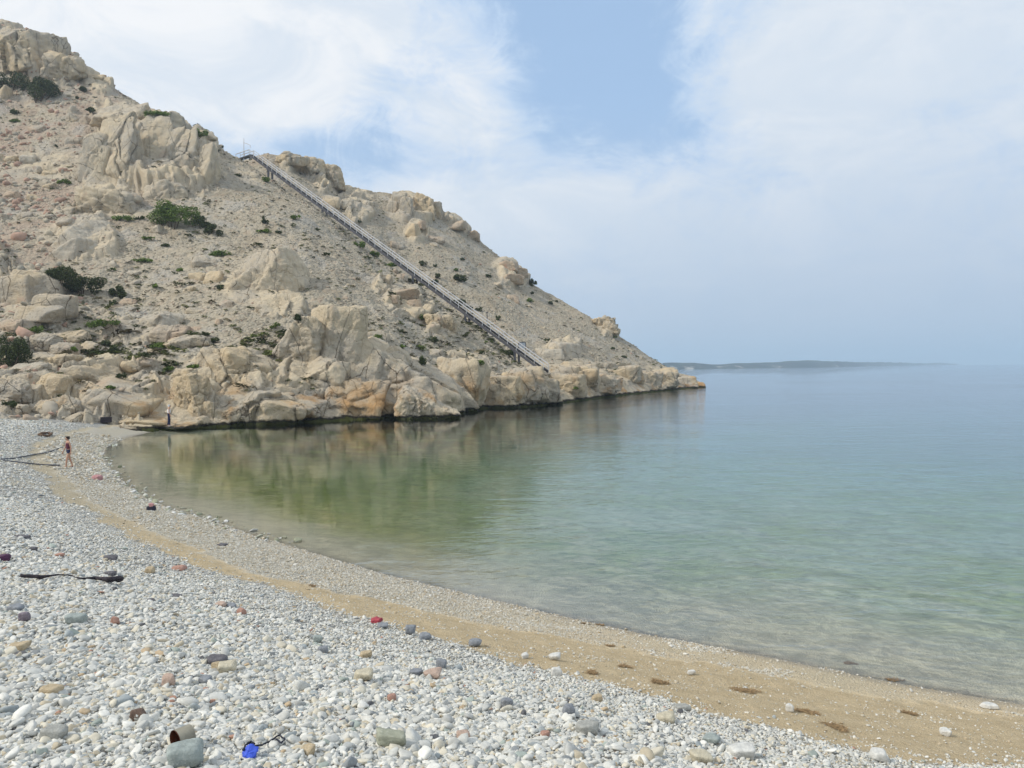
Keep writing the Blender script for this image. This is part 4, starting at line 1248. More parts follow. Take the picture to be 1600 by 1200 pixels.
SHRUBS = [
    (270, 341, 82, 40, 'leaf_mid', 'largest bright green bush on the slope under the great crag'),
    (316, 348, 34, 20, 'leaf_dark', 'dark right arm of growth against the largest bush'),
    (193, 341, 32, 9, 'leaf_mid', 'flat green mat left of the largest bush'),
    (218, 340, 20, 8, 'leaf_dark', 'small dark cushion touching the largest bush from the left'),
    (332, 358, 30, 18, 'leaf_dark', 'round dark shrub right of the largest bush'),
    (345, 396, 34, 11, 'leaf_mid', 'low green shrub above the buttress'),
    (95, 430, 52, 26, 'leaf_dark', 'upper half of the dark sprawling growth on the left slope'),
    (128, 447, 66, 30, 'leaf_dark', 'lower half of the dark sprawling growth on the left slope'),
    (182, 456, 34, 24, 'leaf_dark', 'ragged dark shrub right of the sprawling growth'),
    (178, 472, 18, 10, 'leaf_dark', 'small dark shrub below the ragged one'),
    (16, 552, 60, 52, 'leaf_dark', 'big dark bush at the left edge above the boulders'),
    (18, 632, 30, 14, 'leaf_dark', 'dark shrub squeezed between boulders near the beach'),
    (20, 128, 64, 34, 'leaf_dark', 'dark summit shrub at the left edge'),
    (55, 142, 58, 44, 'leaf_dark', 'wide dark summit shrub below the corner crag'),
    (131, 138, 19, 13, 'leaf_dark', 'small round shrub near the summit ridge'),
    (142, 171, 21, 13, 'leaf_dark', 'dark shrub above the great crag'),
    (122, 152, 11, 8, 'leaf_dark', 'tiny shrub left above the great crag'),
    (22, 175, 20, 9, 'leaf_dark', 'small shrub below the summit at far left'),
    (22, 188, 22, 7, 'leaf_mid', 'thin green streak of shrub below the summit at far left'),
    (100, 283, 26, 10, 'leaf_mid', 'green shrub left of the great crag foot'),
    (88, 228, 8, 5, 'leaf_dark', 'tiny cushion in the left gully'),
    (310, 208, 34, 15, 'leaf_mid', 'green shrub on the skyline right of the great crag'),
    (245, 178, 44, 8, 'leaf_mid', 'long low shrub along the skyline above the great crag'),
    (346, 229, 10, 6, 'leaf_dark', 'small skyline shrub near the stair head'),
    (341, 235, 9, 6, 'leaf_dark', 'tiny shrub just under the skyline near the stair head'),
    (414, 280, 20, 12, 'leaf_mid', 'green streak under the top of the stairway'),
    (372, 273, 14, 6, 'leaf_dark', 'small shrub under the left end of the stair head'),
    (415, 343, 16, 16, 'leaf_dark', 'dark brown green shrub in the mid slope gully'),
    (436, 362, 13, 8, 'leaf_dark', 'small dark shrub right of the gully'),
    (412, 360, 26, 8, 'leaf_mid', 'green strip of shrub in the mid slope gully'),
    (462, 339, 20, 9, 'leaf_mid', 'pale green shrub halfway to the stairway'),
    (496, 358, 13, 7, 'leaf_dark', 'dark tuft below the stairway first post'),
    (510, 397, 15, 9, 'leaf_dark', 'rounded shrub alone on the open scree'),
    (561, 381, 22, 14, 'leaf_mid', 'green shrub right below the tall stair post'),
    (585, 397, 22, 12, 'leaf_mid', 'second green shrub along the stairway'),
    (610, 414, 26, 9, 'leaf_mid', 'thin green shrub hugging the stairway'),
    (640, 437, 24, 9, 'leaf_dark', 'dark green strip beneath the stairway middle'),
    (561, 346, 11, 8, 'leaf_dark', 'dark dot of shrub across the stairway top half'),
    (661, 411, 15, 12, 'leaf_dark', 'round shrub on the far slope beside the stairway'),
    (680, 415, 8, 6, 'leaf_dark', 'small shrub right of the round far slope shrub'),
    (682, 431, 14, 11, 'leaf_dark', 'thin dark shrub under two far slope shrubs'),
    (720, 433, 28, 19, 'leaf_dark', 'biggest dark shrub on the far slope'),
    (712, 421, 14, 7, 'leaf_mid', 'greener shrub touching the top of the biggest far shrub'),
    (723, 405, 9, 7, 'leaf_dark', 'small shrub above the biggest far shrub'),
    (763, 431, 12, 8, 'leaf_dark', 'shrub left of the layered pinkish knob'),
    (832, 441, 18, 15, 'leaf_dark', 'dark shrub standing on the far skyline'),
    (830, 457, 12, 6, 'leaf_dark', 'small shrub below the skyline shrub'),
    (828, 469, 18, 8, 'leaf_mid', 'green shrub lower down from the skyline shrub'),
    (860, 473, 10, 7, 'leaf_dark', 'left dot of two shrubs far right on the slope'),
    (870, 470, 7, 5, 'leaf_dark', 'right dot of two shrubs far right on the slope'),
    (718, 471, 24, 14, 'leaf_dark', 'dark bush just above the stairway near the sea'),
    (734, 480, 15, 11, 'leaf_dark', 'dark bush second from left above the lower stairway'),
    (748, 482, 13, 9, 'leaf_dark', 'dark bush third from left above the lower stairway'),
    (779, 496, 12, 11, 'leaf_dark', 'round shrub above the lower stair posts'),
    (680, 440, 18, 9, 'leaf_dark', 'dark cushion touching the stairway on its far side'),
    (659, 495, 20, 14, 'leaf_mid', 'green tussock on the ridge below the stairway'),
    (612, 457, 12, 8, 'leaf_dark', 'dark shrub left of the pinkish ledge'),
    (678, 530, 17, 14, 'leaf_dark', 'dark round shrub under the cracked tan outcrop'),
    (660, 563, 22, 20, 'leaf_dark', 'dark shrub in the notch behind the crag shoulder'),
    (655, 542, 26, 8, 'leaf_bright', 'bright grassy shrub right of the crag shoulder'),
    (630, 541, 14, 10, 'leaf_mid', 'green shrub on the slanting crag shoulder'),
    (591, 525, 16, 6, 'leaf_mid', 'thin green shrub behind the square-topped crag'),
    (752, 550, 12, 9, 'leaf_dark', 'small shrub below the lower stair posts'),
    (750, 566, 18, 9, 'leaf_mid', 'green shrub near the cliff top under the stairs'),
    (797, 551, 22, 16, 'leaf_dark', 'dark green strip against the bottom of the stairway'),
    (759, 534, 7, 10, 'leaf_mid', 'green shrub at the foot of the lowest tall post'),
    (431, 508, 20, 15, 'leaf_bright', 'bright green bush left of the square-topped crag'),
    (466, 496, 17, 16, 'leaf_dark', 'grey green bush between buttress and square-topped crag'),
    (396, 524, 12, 8, 'leaf_bright', 'small bright bush on the grassy ledge'),
    (345, 448, 18, 12, 'leaf_dark', 'shrub right of the pointed boulder'),
    (322, 521, 16, 10, 'leaf_dark', 'small dark shrub right of the flat tan slab'),
    (337, 531, 20, 13, 'leaf_dark', 'dark shrub beside the cliff top grass'),
    (190, 587, 22, 12, 'leaf_dark', 'dark round shrub above the long sloping slab'),
    (206, 580, 10, 6, 'leaf_dark', 'tiny shrub right of the dark round one above the slab'),
    (172, 605, 26, 10, 'leaf_mid', 'green tuft growing on the long flat-topped boulder'),
    (265, 575, 22, 14, 'leaf_mid', 'green shrub above the blocky cliff end'),
    (300, 572, 26, 9, 'leaf_mid', 'low green shrub on the cliff top by the blocky end'),
    (900, 606, 8, 4, 'leaf_mid', 'speck of green on the shore rock near the cape'),
    (958, 544, 8, 8, 'leaf_dark', 'lone dark shrub above the cape rocks'),
    (975, 557, 12, 5, 'leaf_dark', 'flat shrub right of the lone dark shrub'),
    (958, 526, 18, 5, 'leaf_mid', 'green streak under the far skyline step'),
    (855, 531, 20, 5, 'leaf_dark', 'flat dark shrub above the sloping grey slab'),
    (165, 505, 50, 14, 'leaf_mid', 'wide green patch of shrub left of the pink stained slab'),
    (115, 545, 26, 10, 'leaf_mid', 'green shrub between the hollow boulders'),
    (50, 515, 30, 12, 'leaf_mid', 'green shrub behind the domed boulder'),
    (178, 545, 26, 20, 'leaf_dark', 'dark shrub in the middle of the grassy hollow'),
    (165, 535, 16, 16, 'leaf_dark', 'narrow shrub left in the grassy hollow'),
    (225, 553, 22, 11, 'leaf_dark', 'dark shrub under the pale egg stone'),
    (250, 540, 30, 10, 'leaf_mid', 'green shrub under the peaked slab'),
    (232, 372, 20, 9, 'leaf_mid', 'small green shrub below the largest bush'),
    (258, 383, 20, 6, 'leaf_dark', 'thin shrub further below the largest bush'),
    (243, 447, 12, 8, 'leaf_mid', 'small bright shrub on the middle scree'),
    (176, 420, 12, 8, 'leaf_mid', 'small green shrub at the end of the stained slab'),
    (222, 407, 34, 6, 'leaf_mid', 'thin grassy line of shrub on the mid slope'),
    (280, 421, 16, 8, 'leaf_mid', 'small shrub above the middle scree'),
]
for i, (a, b, c, d, m_, lb) in enumerate(SHRUBS):
    shrub(a, b, c, d, m_, lb, 700 + i)
print('shrubs', len(SHRUBS))

# ------------------------------------------------------------------ stairway up the spur
M['galv'] = simple_mat('galvanised_steel', (.62, .62, .63), .45, .35, .08, 5)
M['steel_dark'] = simple_mat('weathered_dark_steel', (.10, .10, .115), .6, .3, .15, 3)
M['plank'] = simple_mat('grey_weathered_plank', (.15, .145, .15), .85, 0, .15, 2)
top = Vector(at(393, 243, 163.0)); bot = Vector(at(853, 581, 111.0))
along = (bot - top).normalized(); side = along.cross(Vector((0, 0, 1))).normalized(); upn = side.cross(along).normalized()
st = empty('stairway', tuple(bot))
tag(st, 'long straight metal stairway with pale handrails running down the spur to the sea', 'stairway')
Ls = (bot - top).length; WST = 1.1
T = lambda v: Vector(v)


def part(name, mb_, mat, root, smooth_=False):
    o = mb_.build(name, mat, root, smooth_)
    o.matrix_parent_inverse = Matrix.Translation(-root.location)
    return o


for sd in (-1, 1):
    mb = MB(); mb.beam(top + side * sd * WST / 2, bot + side * sd * WST / 2, .12, .36, tuple(upn)); part('stringer', mb, M['steel_dark'], st)
mb = MB(); nst = int(Ls / .33)
for i in range(nst):
    c = top + along * (i + .5) * Ls / nst + Vector((0, 0, .20))
    mb.box(c, (WST - .14, .30, .05), side, Vector((along.x, along.y, 0)).normalized(), (0, 0, 1))
o = part('steps', mb, M['plank'], st); o['kind'] = 'stuff'
for sd in (-1, 1):
    mb = MB()
    for hh in (1.15,):
        a = top + side * sd * WST / 2 + Vector((0, 0, hh)); b = bot + side * sd * WST / 2 + Vector((0, 0, hh))
        mb.beam(a, b, .11, .10)
    part('handrail', mb, M['galv'], st)
    mb = MB(); a = top + side * sd * WST / 2 + Vector((0, 0, .7)); b = bot + side * sd * WST / 2 + Vector((0, 0, .7)); mb.beam(a, b, .06, .06); part('mid_rail', mb, M['galv'], st)
npost = 46
for sd in (-1, 1):
    for i in range(npost + 1):
        c = top + along * Ls * i / npost + side * sd * WST / 2
        mb = MB(); mb.beam(c, c + Vector((0, 0, 1.2)), .08, .08, (1, 0, 0)); part('rail_post', mb, M['galv'], st)
for fr in (.09, .325, .645, .80, .93):
    for sd in (-1, 1):
        c = top + along * Ls * fr + side * sd * (WST / 2 - .1)
        r = hill_bvh.ray_cast(c + Vector((0, 0, 0)), Vector((0, 0, -1)))
        zb = r[0].z - .4 if r[0] is not None else c.z - 3
        zb = max(zb, c.z - 7)
        mb = MB(); mb.beam(c, Vector((c.x, c.y, zb)), .34, .34, (1, 0, 0)); part('support_column', mb, M['steel_dark'], st)
# short gangway at the head of the stairs
g0 = Vector(at(372, 250, 165.5))
mb = MB(); mb.beam(top, g0, WST, .22); part('landing', mb, M['steel_dark'], st)
gd = (g0 - top).normalized(); gs_ = gd.cross(Vector((0, 0, 1))).normalized()
for sd in (-1, 1):
    mb = MB(); mb.beam(top + gs_ * sd * WST / 2 + Vector((0, 0, 1.1)), g0 + gs_ * sd * WST / 2 + Vector((0, 0, 1.1)), .14, .12)
    for k in range(4):
        c = top.lerp(g0, k / 3) + gs_ * sd * WST / 2
        mb.beam(c, c + Vector((0, 0, 1.1)), .08, .08, (1, 0, 0))
    part('landing_rail', mb, M['galv'], st)

# mast with a small arm at the stair head
mp = Vector(at(381, 247, 164.0))
ms = empty('mast', tuple(mp)); tag(ms, 'thin mast with a short drooping arm standing at the stair head', 'mast')
mtop = Vector(at(381, 216, 164.0))
mb = MB(); mb.tube([mp - Vector((0, 0, .5)), mtop], [.10, .06], 6); part('pole', mb, M['galv'], ms)
a = Vector(at(381, 223, 164)); b = Vector(at(391, 227, 163.5))
mb = MB(); mb.tube([a, (a + b) / 2 + Vector((0, 0, .08)), b], .07, 6); part('arm', mb, M['galv'], ms)
mb = MB(); mb.beam(b, b - Vector((0, 0, .55)), .09, .09, (1, 0, 0)); part('arm_tip', mb, M['galv'], ms)

# thin post beside the lower stairs
pp = Vector(at(761, 530, 120)); r = hill_bvh.ray_cast(pp + Vector((0, 0, 8)), Vector((0, 0, -1)))
pt_ = Vector(at(761, 488, 120))
mb = MB(); mb.tube([Vector((pt_.x, pt_.y, pp.z - 1)), pt_], [.10, .07], 6)
mb.box(pt_, (.3, .3, .12))
tag(mb.build('lamp_post', M['steel_dark'], None, False, tuple(pp)), 'thin dark post rising through the lower stairway', 'post')

# board on posts beside the foot of the stairs
h = hit(816, 548)
bp = Vector(h[0]); sc_ = bp.y / F
bd = empty('notice_board', tuple(bp)); tag(bd, 'pale notice board on two posts beside the lower stairway', 'notice board')
M['board'] = simple_mat('pale_blue_grey_board', (.42, .47, .52), .6, 0, .12, 3)
bw, bh = 10 * sc_, 11 * sc_
X = Vector((.96, .28, 0)); Yv = Vector((-.28, .96, 0))
mb = MB(); mb.box(bp + Vector((0, 0, bh * .75)), (bw, .07, bh * .8), X, Yv); part('panel', mb, M['board'], bd)
for sd in (-1, 1):
    mb = MB(); c = bp + X * sd * (bw / 2 + .1); mb.beam(c - Vector((0, 0, .6)), c + Vector((0, 0, bh * 1.2)), .15, .15, (1, 0, 0)); part('post', mb, M['steel_dark'], bd)
mb = MB(); mb.beam(bp + X * (-bw / 2) + Vector((0, 0, bh * 1.2)), bp + X * (bw / 2) + Vector((0, 0, bh * 1.2)), .12, .12); part('top_rail', mb, M['steel_dark'], bd)

# ------------------------------------------------------------------ far coast
CR = [(1035, 567), (1060, 567), (1085, 567.5), (1105, 569.5), (1130, 569), (1150, 567), (1200, 566.5), (1240, 564), (1262, 562.6), (1300, 564.3),
      (1340, 566), (1400, 566), (1435, 567.4), (1450, 567.6), (1465, 566.6), (1480, 567.5), (1497, 568.6)]
px = np.arange(1035, 1497.1, 1.5); cy = np.interp(px, [c[0] for c in CR], [c[1] for c in CR])
Yb = np.interp(px, [1035, 1080, 1300, 1440, 1497], [1500, 1600, 2300, 4200, 5200])
Yc = Yb * 1.12
crest = at(px, cy, Yc); crest[:, 2] += vnoise(crest / 60, 3) * 1.4 * (Yc / 2300)
crest[:, 2] = np.maximum(crest[:, 2], .3)
base = at(px, cy, Yb); base[:, 2] = -.5
rows = []
for t_ in np.linspace(0, 1, 9):
    q = base * (1 - t_) + crest * t_; q[:, 2] = -.5 + (crest[:, 2] + .5) * (1 - (1 - t_) ** 1.7)
    q[:, 2] += vnoise(q / 35, 8) * .8 * (t_ * (1 - t_) * 4); rows.append(q)
q = crest * 1.0; q[:, 0] *= 1.1; q[:, 1] *= 1.1; q[:, 2] = -3; rows.append(q)
IS = np.stack(rows, 1)
m, t, out = mat_new('far_coast_scrub_and_pale_shore')
pos = t.add('ShaderNodeNewGeometry').outputs['Position']
zz = t.add('ShaderNodeSeparateXYZ', Vector=pos).outputs['Z']
c = t.mix(t.range(t.noise(pos, .012, 5, .6), .4, .6), (.03, .045, .05), (.06, .075, .07))
pale = t.math('MULTIPLY', t.range(t.noise(t.vmath('MULTIPLY', pos, (1, .3, 3)), .02, 4, .7), .58, .66), t.range(zz, 12, 2))
c = t.mix(t.math('MULTIPLY', pale, .7), c, (.55, .52, .46))
principled(t, out, c, .95, spec=.1)
M['coast'] = m
tag(link('distant_coast', np_mesh('distant_coast', IS.reshape(-1, 3), grid_faces(*IS.shape[:2])), M['coast']), kind='structure')


# ------------------------------------------------------------------ people
def skin_obj(name, verts, edges, radii, mat, parent, sub=2):
    me = bpy.data.meshes.new(name); me.from_pydata([tuple(v) for v in verts], edges, []); me.update()
    o = link(name, me, mat, parent)
    md = o.modifiers.new('skin', 'SKIN'); md.use_smooth_shade = True
    if not me.skin_vertices: return o
    sv = me.skin_vertices[0].data
    for i, r_ in enumerate(radii):
        sv[i].radius = (r_, r_) if not hasattr(r_, '__len__') else r_
        sv[i].use_root = (i == 0)
    s2 = o.modifiers.new('subdivision', 'SUBSURF'); s2.levels = sub; s2.render_levels = sub
    return o


def person(px, py, height, face, label, stride, cols, lean=0.0):
    """standing or strolling adult; face = heading angle (0 looks along +y)"""
    g = hit(px, py); p = Vector(g[0])
    root = empty('person', tuple(p), face); tag(root, label, 'person')
    k = height / 1.70
    J = {}
    s_ = stride
    J['pelvis'] = (0, 0, .93); J['belly'] = (0, .005 + lean * .1, 1.08); J['chest'] = (0, .01 + lean * .22, 1.27); J['collar'] = (0, lean * .3, 1.41)
    J['neck'] = (0, .01 + lean * .34, 1.48); J['skull'] = (0, .03 + lean * .40, 1.56); J['crown'] = (0, .025 + lean * .43, 1.655)
    J['chin'] = (0, .085 + lean * .40, 1.515)
    V_, E_, R_ = [], [], []

    def v(p_, r_): V_.append(Vector(p_) * k); R_.append(r_ * k if not hasattr(r_, '__len__') else (r_[0] * k, r_[1] * k)); return len(V_) - 1
    pel = v(J['pelvis'], (.145, .105)); be = v(J['belly'], (.12, .09)); ch = v(J['chest'], (.15, .10)); co = v(J['collar'], (.10, .07))
    ne = v(J['neck'], .052); sk = v(J['skull'], (.078, .095)); cr = v(J['crown'], (.062, .075))
    E_ += [(pel, be), (be, ch), (ch, co), (co, ne), (ne, sk), (sk, cr)]
    nose = v((0, .14 + lean * .40, 1.565), .012); E_.append((sk, nose))
    legs = []
    for sd, f in ((-1, s_), (1, -s_)):
        hip = v((sd * .09, 0, .87), .088); kn = v((sd * .095, f * .24 + .03, .48), .056); an = v((sd * .09, f * .42 - .02, .09), .036)
        he = v((sd * .09, f * .44 - .04, .035), .033); to = v((sd * .10, f * .44 + .15, .022), .024)
        E_ += [(pel, hip), (hip, kn), (kn, an), (an, he), (an, to)]; legs.append((hip, kn, an, to))
        sh = v((sd * .175, lean * .28, 1.385), .052); el = v((sd * .23, -f * .12 + lean * .2, 1.12), .038); wr = v((sd * .24, -f * .24 + .05 + lean * .3, .89), .026)
        pa = v((sd * .24, -f * .26 + .07 + lean * .3, .835), (.022, .036))
        E_ += [(co, sh), (sh, el), (el, wr), (wr, pa)]
        for q_, (dy, ln) in enumerate([(-.028, .062), (-.009, .074), (.010, .070), (.028, .056)]):
            a1 = v((sd * .24, -f * .26 + .07 + dy + lean * .3, .795), .009); a2 = v((sd * .232, -f * .26 + .075 + dy * 1.15 + lean * .3, .795 - ln), .0075)
            E_ += [(pa, a1), (a1, a2)]
        th1 = v((sd * .225, -f * .26 + .115 + lean * .3, .815), .010); th2 = v((sd * .215, -f * .26 + .13 + lean * .3, .775), .008)
        E_ += [(pa, th1), (th1, th2)]
    body = skin_obj('body', V_, E_, R_, cols['skin'], root, 2)

    # clothes follow the same joints, a little wider
    def wear(name, pts, rads, edges, mat): return skin_obj(name, [Vector(a) * k for a in pts], edges, [(r_[0] * k, r_[1] * k) if hasattr(r_, '__len__') else r_ * k for r_ in rads], mat, root, 2)
    wear('top', [(0, .0, 1.0), J['belly'], J['chest'], (0, lean * .28, 1.385)], [(.165, .13), (.15, .12), (.178, .13), (.15, .10)], [(0, 1), (1, 2), (2, 3)], cols['top'])
    L0, L1 = legs
    P_ = lambda i: tuple(V_[i] / k)
    if cols.get('long'):
        pts_ = [J['pelvis'], J['belly']]; rd = [(.158, .118), (.128, .10)]; ed = [(0, 1)]
        for hip, kn, an, to in legs:
            b = len(pts_); pts_ += [P_(hip), P_(kn), P_(an)]; rd += [.10, .075, .062]; ed += [(0, b), (b, b + 1), (b + 1, b + 2)]
        wear('trousers', pts_, rd, ed, cols['bottom'])
    else:
        pts_ = [J['pelvis'], J['belly']]; rd = [(.158, .118), (.128, .10)]; ed = [(0, 1)]
        for hip, kn, an, to in legs:
            b = len(pts_); mid = (Vector(P_(hip)) * .6 + Vector(P_(kn)) * .4); pts_ += [P_(hip), tuple(mid)]; rd += [.10, .085]; ed += [(0, b), (b, b + 1)]
        wear('shorts', pts_, rd, ed, cols['bottom'])
    y0 = lean * .41
    wear('hair', [(0, -.005 + y0, 1.60), (0, .0 + y0, 1.665), (0, -.045 + y0, 1.52)], [(.084, .092), (.066, .076), (.05, .04)], [(0, 1), (0, 2)], cols['hair'])
    for i, (hip, kn, an, to) in enumerate(legs):
        a = Vector(P_(an)); b = Vector(P_(to))
        wear('shoe', [(a.x, a.y - .02, .035), (b.x, b.y - .05, .03), (b.x, b.y + .01, .026)], [(.042, .038), (.043, .034), (.034, .026)], [(0, 1), (1, 2)], cols['shoe'])
    for sd in (-1, 1):
        e = bmesh.new(); bmesh.ops.create_icosphere(e, subdivisions=2, radius=.011 * k)
        me = bpy.data.meshes.new('eye'); e.to_mesh(me); e.free()
        link('eye', me, cols['eye'], root, Vector((sd * .03, .118 + y0, 1.575)) * k)
    return root


M['skin'] = simple_mat('tanned_skin', (.50, .29, .20), .5, 0, .05)
M['navy'] = simple_mat('navy_cloth', (.025, .03, .075), .9, 0, .1)
M['maroon'] = simple_mat('dark_maroon_cloth', (.12, .035, .06), .9, 0, .1)
M['white_cloth'] = simple_mat('white_cloth', (.85, .85, .88), .9, 0, .06)
M['hair'] = simple_mat('dark_hair', (.03, .02, .018), .6, 0, .1)
M['eye'] = simple_mat('eye', (.05, .04, .03), .2, 0, .05)
M['shoe_w'] = simple_mat('pale_shoe', (.6, .6, .62), .7, 0, .06)
M['shoe_d'] = simple_mat('dark_sandal', (.05, .05, .05), .7, 0, .06)
g = hit(108, 731); print('person1 depth', g[0]); h1 = 44.5 * g[0].y / F
person(108, 731, max(1.45, min(1.75, h1)), 2.4, 'person with bare legs in dark maroon top and navy shorts strolling on the pebbles', .45,
       dict(skin=M['skin'], top=M['maroon'], bottom=M['navy'], hair=M['hair'], eye=M['eye'], shoe=M['shoe_d']), .1)
g = hit(264, 665); print('person2', g[0]); h2 = 34 * g[0].y / F
person(264, 666, max(1.6, min(1.9, h2)), -1.2, 'person in white top and long navy trousers standing on the rocks at the water edge', .12,
       dict(skin=M['skin'], top=M['white_cloth'], bottom=M['navy'], hair=M['white_cloth'], eye=M['eye'], shoe=M['shoe_w'], long=True), .1)

# ------------------------------------------------------------------ things lying on the beach
M['wood_dark'] = simple_mat('dark_sea_worn_wood', (.045, .038, .045), .9, 0, .3, 12, .01)
M['wood'] = simple_mat('brown_driftwood', (.16, .10, .06), .9, 0, .3, 12, .01)
M['rope'] = simple_mat('dark_grey_rope', (.13, .135, .15), .9, 0, .2, 20)
M['weed'] = simple_mat('dead_brown_seaweed', (.30, .20, .10), .9, 0, .3, 30)
M['blue'] = simple_mat('blue_plastic', (.06, .12, .65), .5, 0, .08)
M['red'] = simple_mat('faded_red_plastic', (.42, .07, .09), .6, 0, .1)
M['pink'] = simple_mat('pink_cloth', (.50, .27, .27), .9, 0, .1)
M['purple'] = simple_mat('dark_purple_plastic', (.08, .025, .065), .5, 0, .15)
M['black'] = simple_mat('black_cord', (.012, .014, .03), .6, 0, .1)
M['rust'] = simple_mat('rusty_tin', (.10, .028, .012), .8, .2, .3, 14, .004)
M['tin_out'] = simple_mat('sand_coated_tin', (.30, .28, .22), .85, 0, .2, 9, .004)


def lay(pxs, rad, mat, name, label, cat, sub=6, wob_=0.0, n=8, lift_=.6, seed=1):
    r = random.Random(seed)
    P0 = []
    for (a, b), (c, d) in zip(pxs[:-1], pxs[1:]):
        for i in range(sub):
            P0.append((a + (c - a) * i / sub, b + (d - b) * i / sub))
    P0.append(pxs[-1])
    m_ = len(P0)
    rr = np.interp(np.linspace(0, 1, m_), np.linspace(0, 1, len(rad)), rad)
    pts_ = []
    for i, (a, b) in enumerate(P0):
        q = Vector(ground_pt(a, b)); z_ = q.z + rr[i] * lift_ + (.05 if name == 'driftwood_branch' else .026 if q.length < 12 else 0)
        pts_.append(Vector((q.x + r.gauss(0, wob_), q.y + r.gauss(0, wob_), z_ + abs(r.gauss(0, wob_)) * .4)))
    rr = [x * r.uniform(.8, 1.2) for x in rr]
    mb = MB(); mb.tube(pts_, rr, n)
    o = mb.build(name, M[mat], None, True, tuple(pts_[0])); return tag(o, label, cat)


lay([(31, 908), (62, 911), (88, 905), (108, 905), (128, 911), (150, 911), (172, 916), (191, 914)], [.028, .03, .016, .010, .010, .017, .026, .045, .04], 'wood_dark', 'driftwood_branch',
    'long thin black branch lying on the pebbles at the left', 'branch', wob_=.006, lift_=1.1)
lay([(0, 720), (30, 724), (60, 727), (95, 729)], [.03] * 4, 'rope', 'rope', 'lower dark rope lying across the far beach towards the strolling person', 'rope', wob_=.02, lift_=1.4)
lay([(0, 719), (20, 718), (45, 713), (75, 708), (97, 700)], [.03] * 5, 'rope', 'rope', 'upper dark rope curving up across the far beach', 'rope', wob_=.02, lift_=1.4)
lay([(60, 681), (66, 679), (74, 678), (81, 680), (76, 683), (68, 683), (61, 681)], [.07] * 4, 'wood', 'driftwood_ring', 'brown ring of driftwood on the upper far beach', 'driftwood', wob_=.02, lift_=1.2)
lay([(388, 1171), (396, 1177), (410, 1175), (424, 1168), (438, 1158)], [.006] * 3, 'black', 'cord', 'black cord trailing from the blue plastic scrap', 'cord', lift_=4, wob_=.002)
lay([(380, 1186), (384, 1178), (392, 1172), (398, 1176)], [.007] * 3, 'black', 'cord', 'black cord loop wrapped round the blue plastic scrap', 'cord', lift_=5, wob_=.002, seed=3)
lay([(437, 1160), (445, 1166), (440, 1172), (432, 1166)], [.006] * 3, 'black', 'cord', 'short black cord hook at the end of the trailing cord', 'cord', lift_=4, wob_=.002, seed=4)


def beach_block(name, px_, py_, w_, h_, mat, label, cat, seed, **kw):
    q = ground_pt(px_, py_ + h_ * .35); Y = math.hypot(q[0], q[1]); s_ = Y / F
    W, Hh = w_ * s_, h_ * s_
    kw.setdefault('n', 4); kw.setdefault('cuts', 10); kw.setdefault('sharp', 8); kw.setdefault('rough', .035)
    v, f = block((0, 0, 0), (W, W * .8, Hh), seed, rz=kw.pop('rz', random.Random(seed).uniform(-.4, .4)), **kw)
    o = link(name, np_mesh(name, v, f), M[mat] if isinstance(mat, str) else mat, None, (q[0], q[1], q[2] + Hh * .40 + (.016 if Y < 12 and py_ - .055 * px_ > 940 - .0 * px_ else .004)))
    return tag(o, label, cat)


STC = dict(teal=(.31, .35, .33), green=(.33, .34, .26), dark=(.11, .105, .115), slate=(.23, .245, .265), tan=(.46, .37, .24), red=(.40, .23, .175), brown=(.15, .10, .075),
           grey=(.34, .34, .31), white=(.62, .61, .57), cream=(.52, .47, .35), rosy=(.46, .34, .27), mauve=(.20, .17, .20))


def stone_mat(name, col):
    m, t, out = mat_new(name)
    co = t.add('ShaderNodeTexCoord').outputs['Object']
    a = t.noise(co, 18, 6, .7); b = t.noise(co, 70, 4, .7)
    c = t.ramp(a, [(.3, tuple(x * .72 for x in col)), (.5, col), (.72, tuple(min(1, x * 1.25 + .03) for x in col))])
    c = t.mix(t.range(b, .55, .72, 0, .5), c, (.55, .54, .50))
    principled(t, out, c, .8, t.math('ADD', a, t.math('MULTIPLY', b, .4)), .012, 1.0)
    return m


